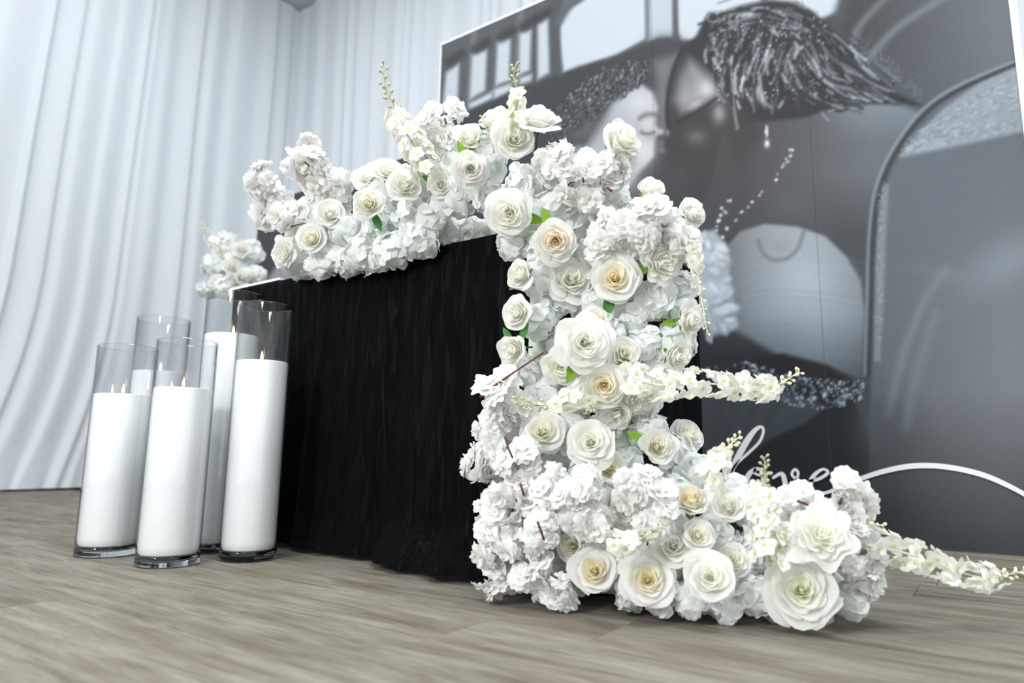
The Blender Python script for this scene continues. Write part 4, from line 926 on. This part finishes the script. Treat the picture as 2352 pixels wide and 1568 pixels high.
# ------------------------------------------------------------------ delphinium sprays and bud twigs
def dz(x, y, off=0.03): return hit(x, y, off)[1]
spray([(985,400),(955,340),(920,285),(903,240),(884,195),(881,148)], dz(985,400) - 0.03, dz(985,400) - 0.05, 26, 44, 16, 'tallest delphinium spike rising from the garland', fl_to=0.52, bud_mat=M_BUD, wid=62)
spray([(1195,300),(1186,255),(1190,215),(1180,180),(1186,145)], dz(1180,318, .06), dz(1180,318, .06), 8, 46, 12, 'short delphinium spike behind the upward facing rose', fl_to=0.50, bud_mat=M_BUD, wid=30)
spray([(1440,870),(1520,885),(1600,880),(1680,885),(1750,893),(1795,880),(1836,852)], dz(1440,870,.08), dz(1440,870,.08) + 0.04, 40, 46, 14, 'long delphinium spray stretching sideways out of the cascade', fl_to=0.78, wid=58)
spray([(1350,905),(1300,925),(1250,930),(1215,930),(1180,915)], dz(1330,905,.07), dz(1250,925,.09), 10, 46, 13, 'delphinium spray with grey buds lying across the cherry blossom', fl_to=0.42, bud_mat=M_BUD, wid=40)
spray([(1345,950),(1357,940),(1362,935)], dz(1357,940,.09), dz(1357,940,.11), 0, 40, 9, 'small cluster of olive buds under the golden-centred rose', fl_to=0.1, bud_mat=M_BUD, bsize=6.5)
spray([(1620,1110),(1640,1070),(1660,1040),(1680,1018),(1700,1002)], dz(1620,1110,.05), dz(1620,1110,.05), 12, 50, 12, 'short delphinium spray beside the tall letter of the print', fl_to=0.5, wid=56)
spray([(1770,1300),(1762,1240),(1755,1180),(1752,1130),(1758,1085),(1755,1050)], dz(1770,1280,.07), dz(1770,1280,.07) + .02, 26, 50, 14, 'upright delphinium spray standing in the floor mound', fl_to=0.62, bud_mat=M_BUD, wid=70)
spray([(1985,1250),(2050,1262),(2110,1280),(2180,1305),(2250,1325),(2300,1322),(2350,1312)], dz(1970,1260,.05), dz(1970,1260,.05) + 0.04, 26, 56, 12, 'delphinium spray trailing over the bare floor', fl_to=0.78, wid=62)
spray([(1410,1250),(1450,1245),(1490,1228),(1522,1205)], dz(1410,1250,.09), dz(1480,1235,.11), 7, 50, 11, 'delphinium sprig with grey buds in front of the mound', fl_to=0.40, bud_mat=M_BUD, wid=44)
spray([(1588,560),(1600,620),(1612,690),(1625,768)], dz(1575,640,.05), dz(1575,640,.05), 8, 36, 16, 'thin bud spray hanging down the cascade\'s outer flank', fl_to=0.35, bud_mat=M_BUDP, wid=30, bsize=6)
spray([(1960,1195),(1990,1200),(2030,1208)], dz(1960,1195,.05), dz(1960,1195,.05), 0, 40, 8, 'short pale bud twig poking out above the trailing spray', fl_to=0.3)
spray([(1795,1270),(1803,1240),(1806,1210)], dz(1790,1260,.09), dz(1790,1260,.09), 0, 40, 8, 'tiny grey bud twig beside the upright delphinium', fl_to=0.2, bud_mat=M_BUD, bsize=5.5)
spray([(1135,350),(1125,310),(1112,285),(1106,265)], dz(1143,300,.05), dz(1143,300,.05), 0, 40, 7, 'tiny bud twig peeking over the garland roses', fl_to=0.2, bud_mat=M_BUD, bsize=5.5)

# ------------------------------------------------------------------ far arrangement on its plinth
PC = on_y(568, 650, 2.25); PZ = PC.z - 0.02
pl = MB(); pl.box((PC.x - 0.045, PC.y - 0.045, 0), (PC.x + 0.045, PC.y + 0.045, PZ)); pl.box((PC.x - 0.052, PC.y - 0.052, PZ - 0.02), (PC.x + 0.052, PC.y + 0.052, PZ))
tag(pl.build('plinth', M_WHITE, None, False), 'slim white plinth behind the black table, carrying the far flowers', 'plinth')
dpc = project(PC)[2]; FC = at_depth(545, 630, dpc)
fb = MB(); fb.ell((PC.x + (FC.x - PC.x) * 0.5, PC.y + (FC.y - PC.y) * 0.5, PZ + 0.055), (0.11, 0.08, 0.058), 16, 8)
tag(fb.build('flower_base', M_BASE), 'pale green foam base inside the far arrangement on the plinth', 'flower foam')
GB = 'flowers of the far arrangement'
for (x, y, d, dd) in ((494,612,68,0.03),(520,562,62,0.12),(573,580,66,0.08),(590,634,58,0.02),(474,664,54,0.06),(520,662,62,-0.06)):
    hydrangea(x, y, d, 'white hydrangea in the far arrangement on the plinth', GB, pos=at_depth(x, y, dpc + dd), nf=15)
for (x, y) in ((532,612),(553,572),(556,636),(500,648)):
    rose(x, y, 44, FR.uniform(-.3,.3), .4, 'h', 'w', 'white rose in the far arrangement on the plinth', GB, pos=at_depth(x, y, dpc - 0.08))
spray([(535,600),(505,572),(478,540),(462,512)], dpc - 0.02, dpc - 0.06, 14, 22, 10, 'pale delphinium spike in the far arrangement, leaning outward', fl_to=0.7, wid=26, bsize=4)
spray([(545,605),(546,570),(546,540)], dpc + 0.02, dpc + 0.02, 10, 20, 6, 'pale delphinium spike in the far arrangement, standing upright', fl_to=0.7, wid=24, bsize=4)
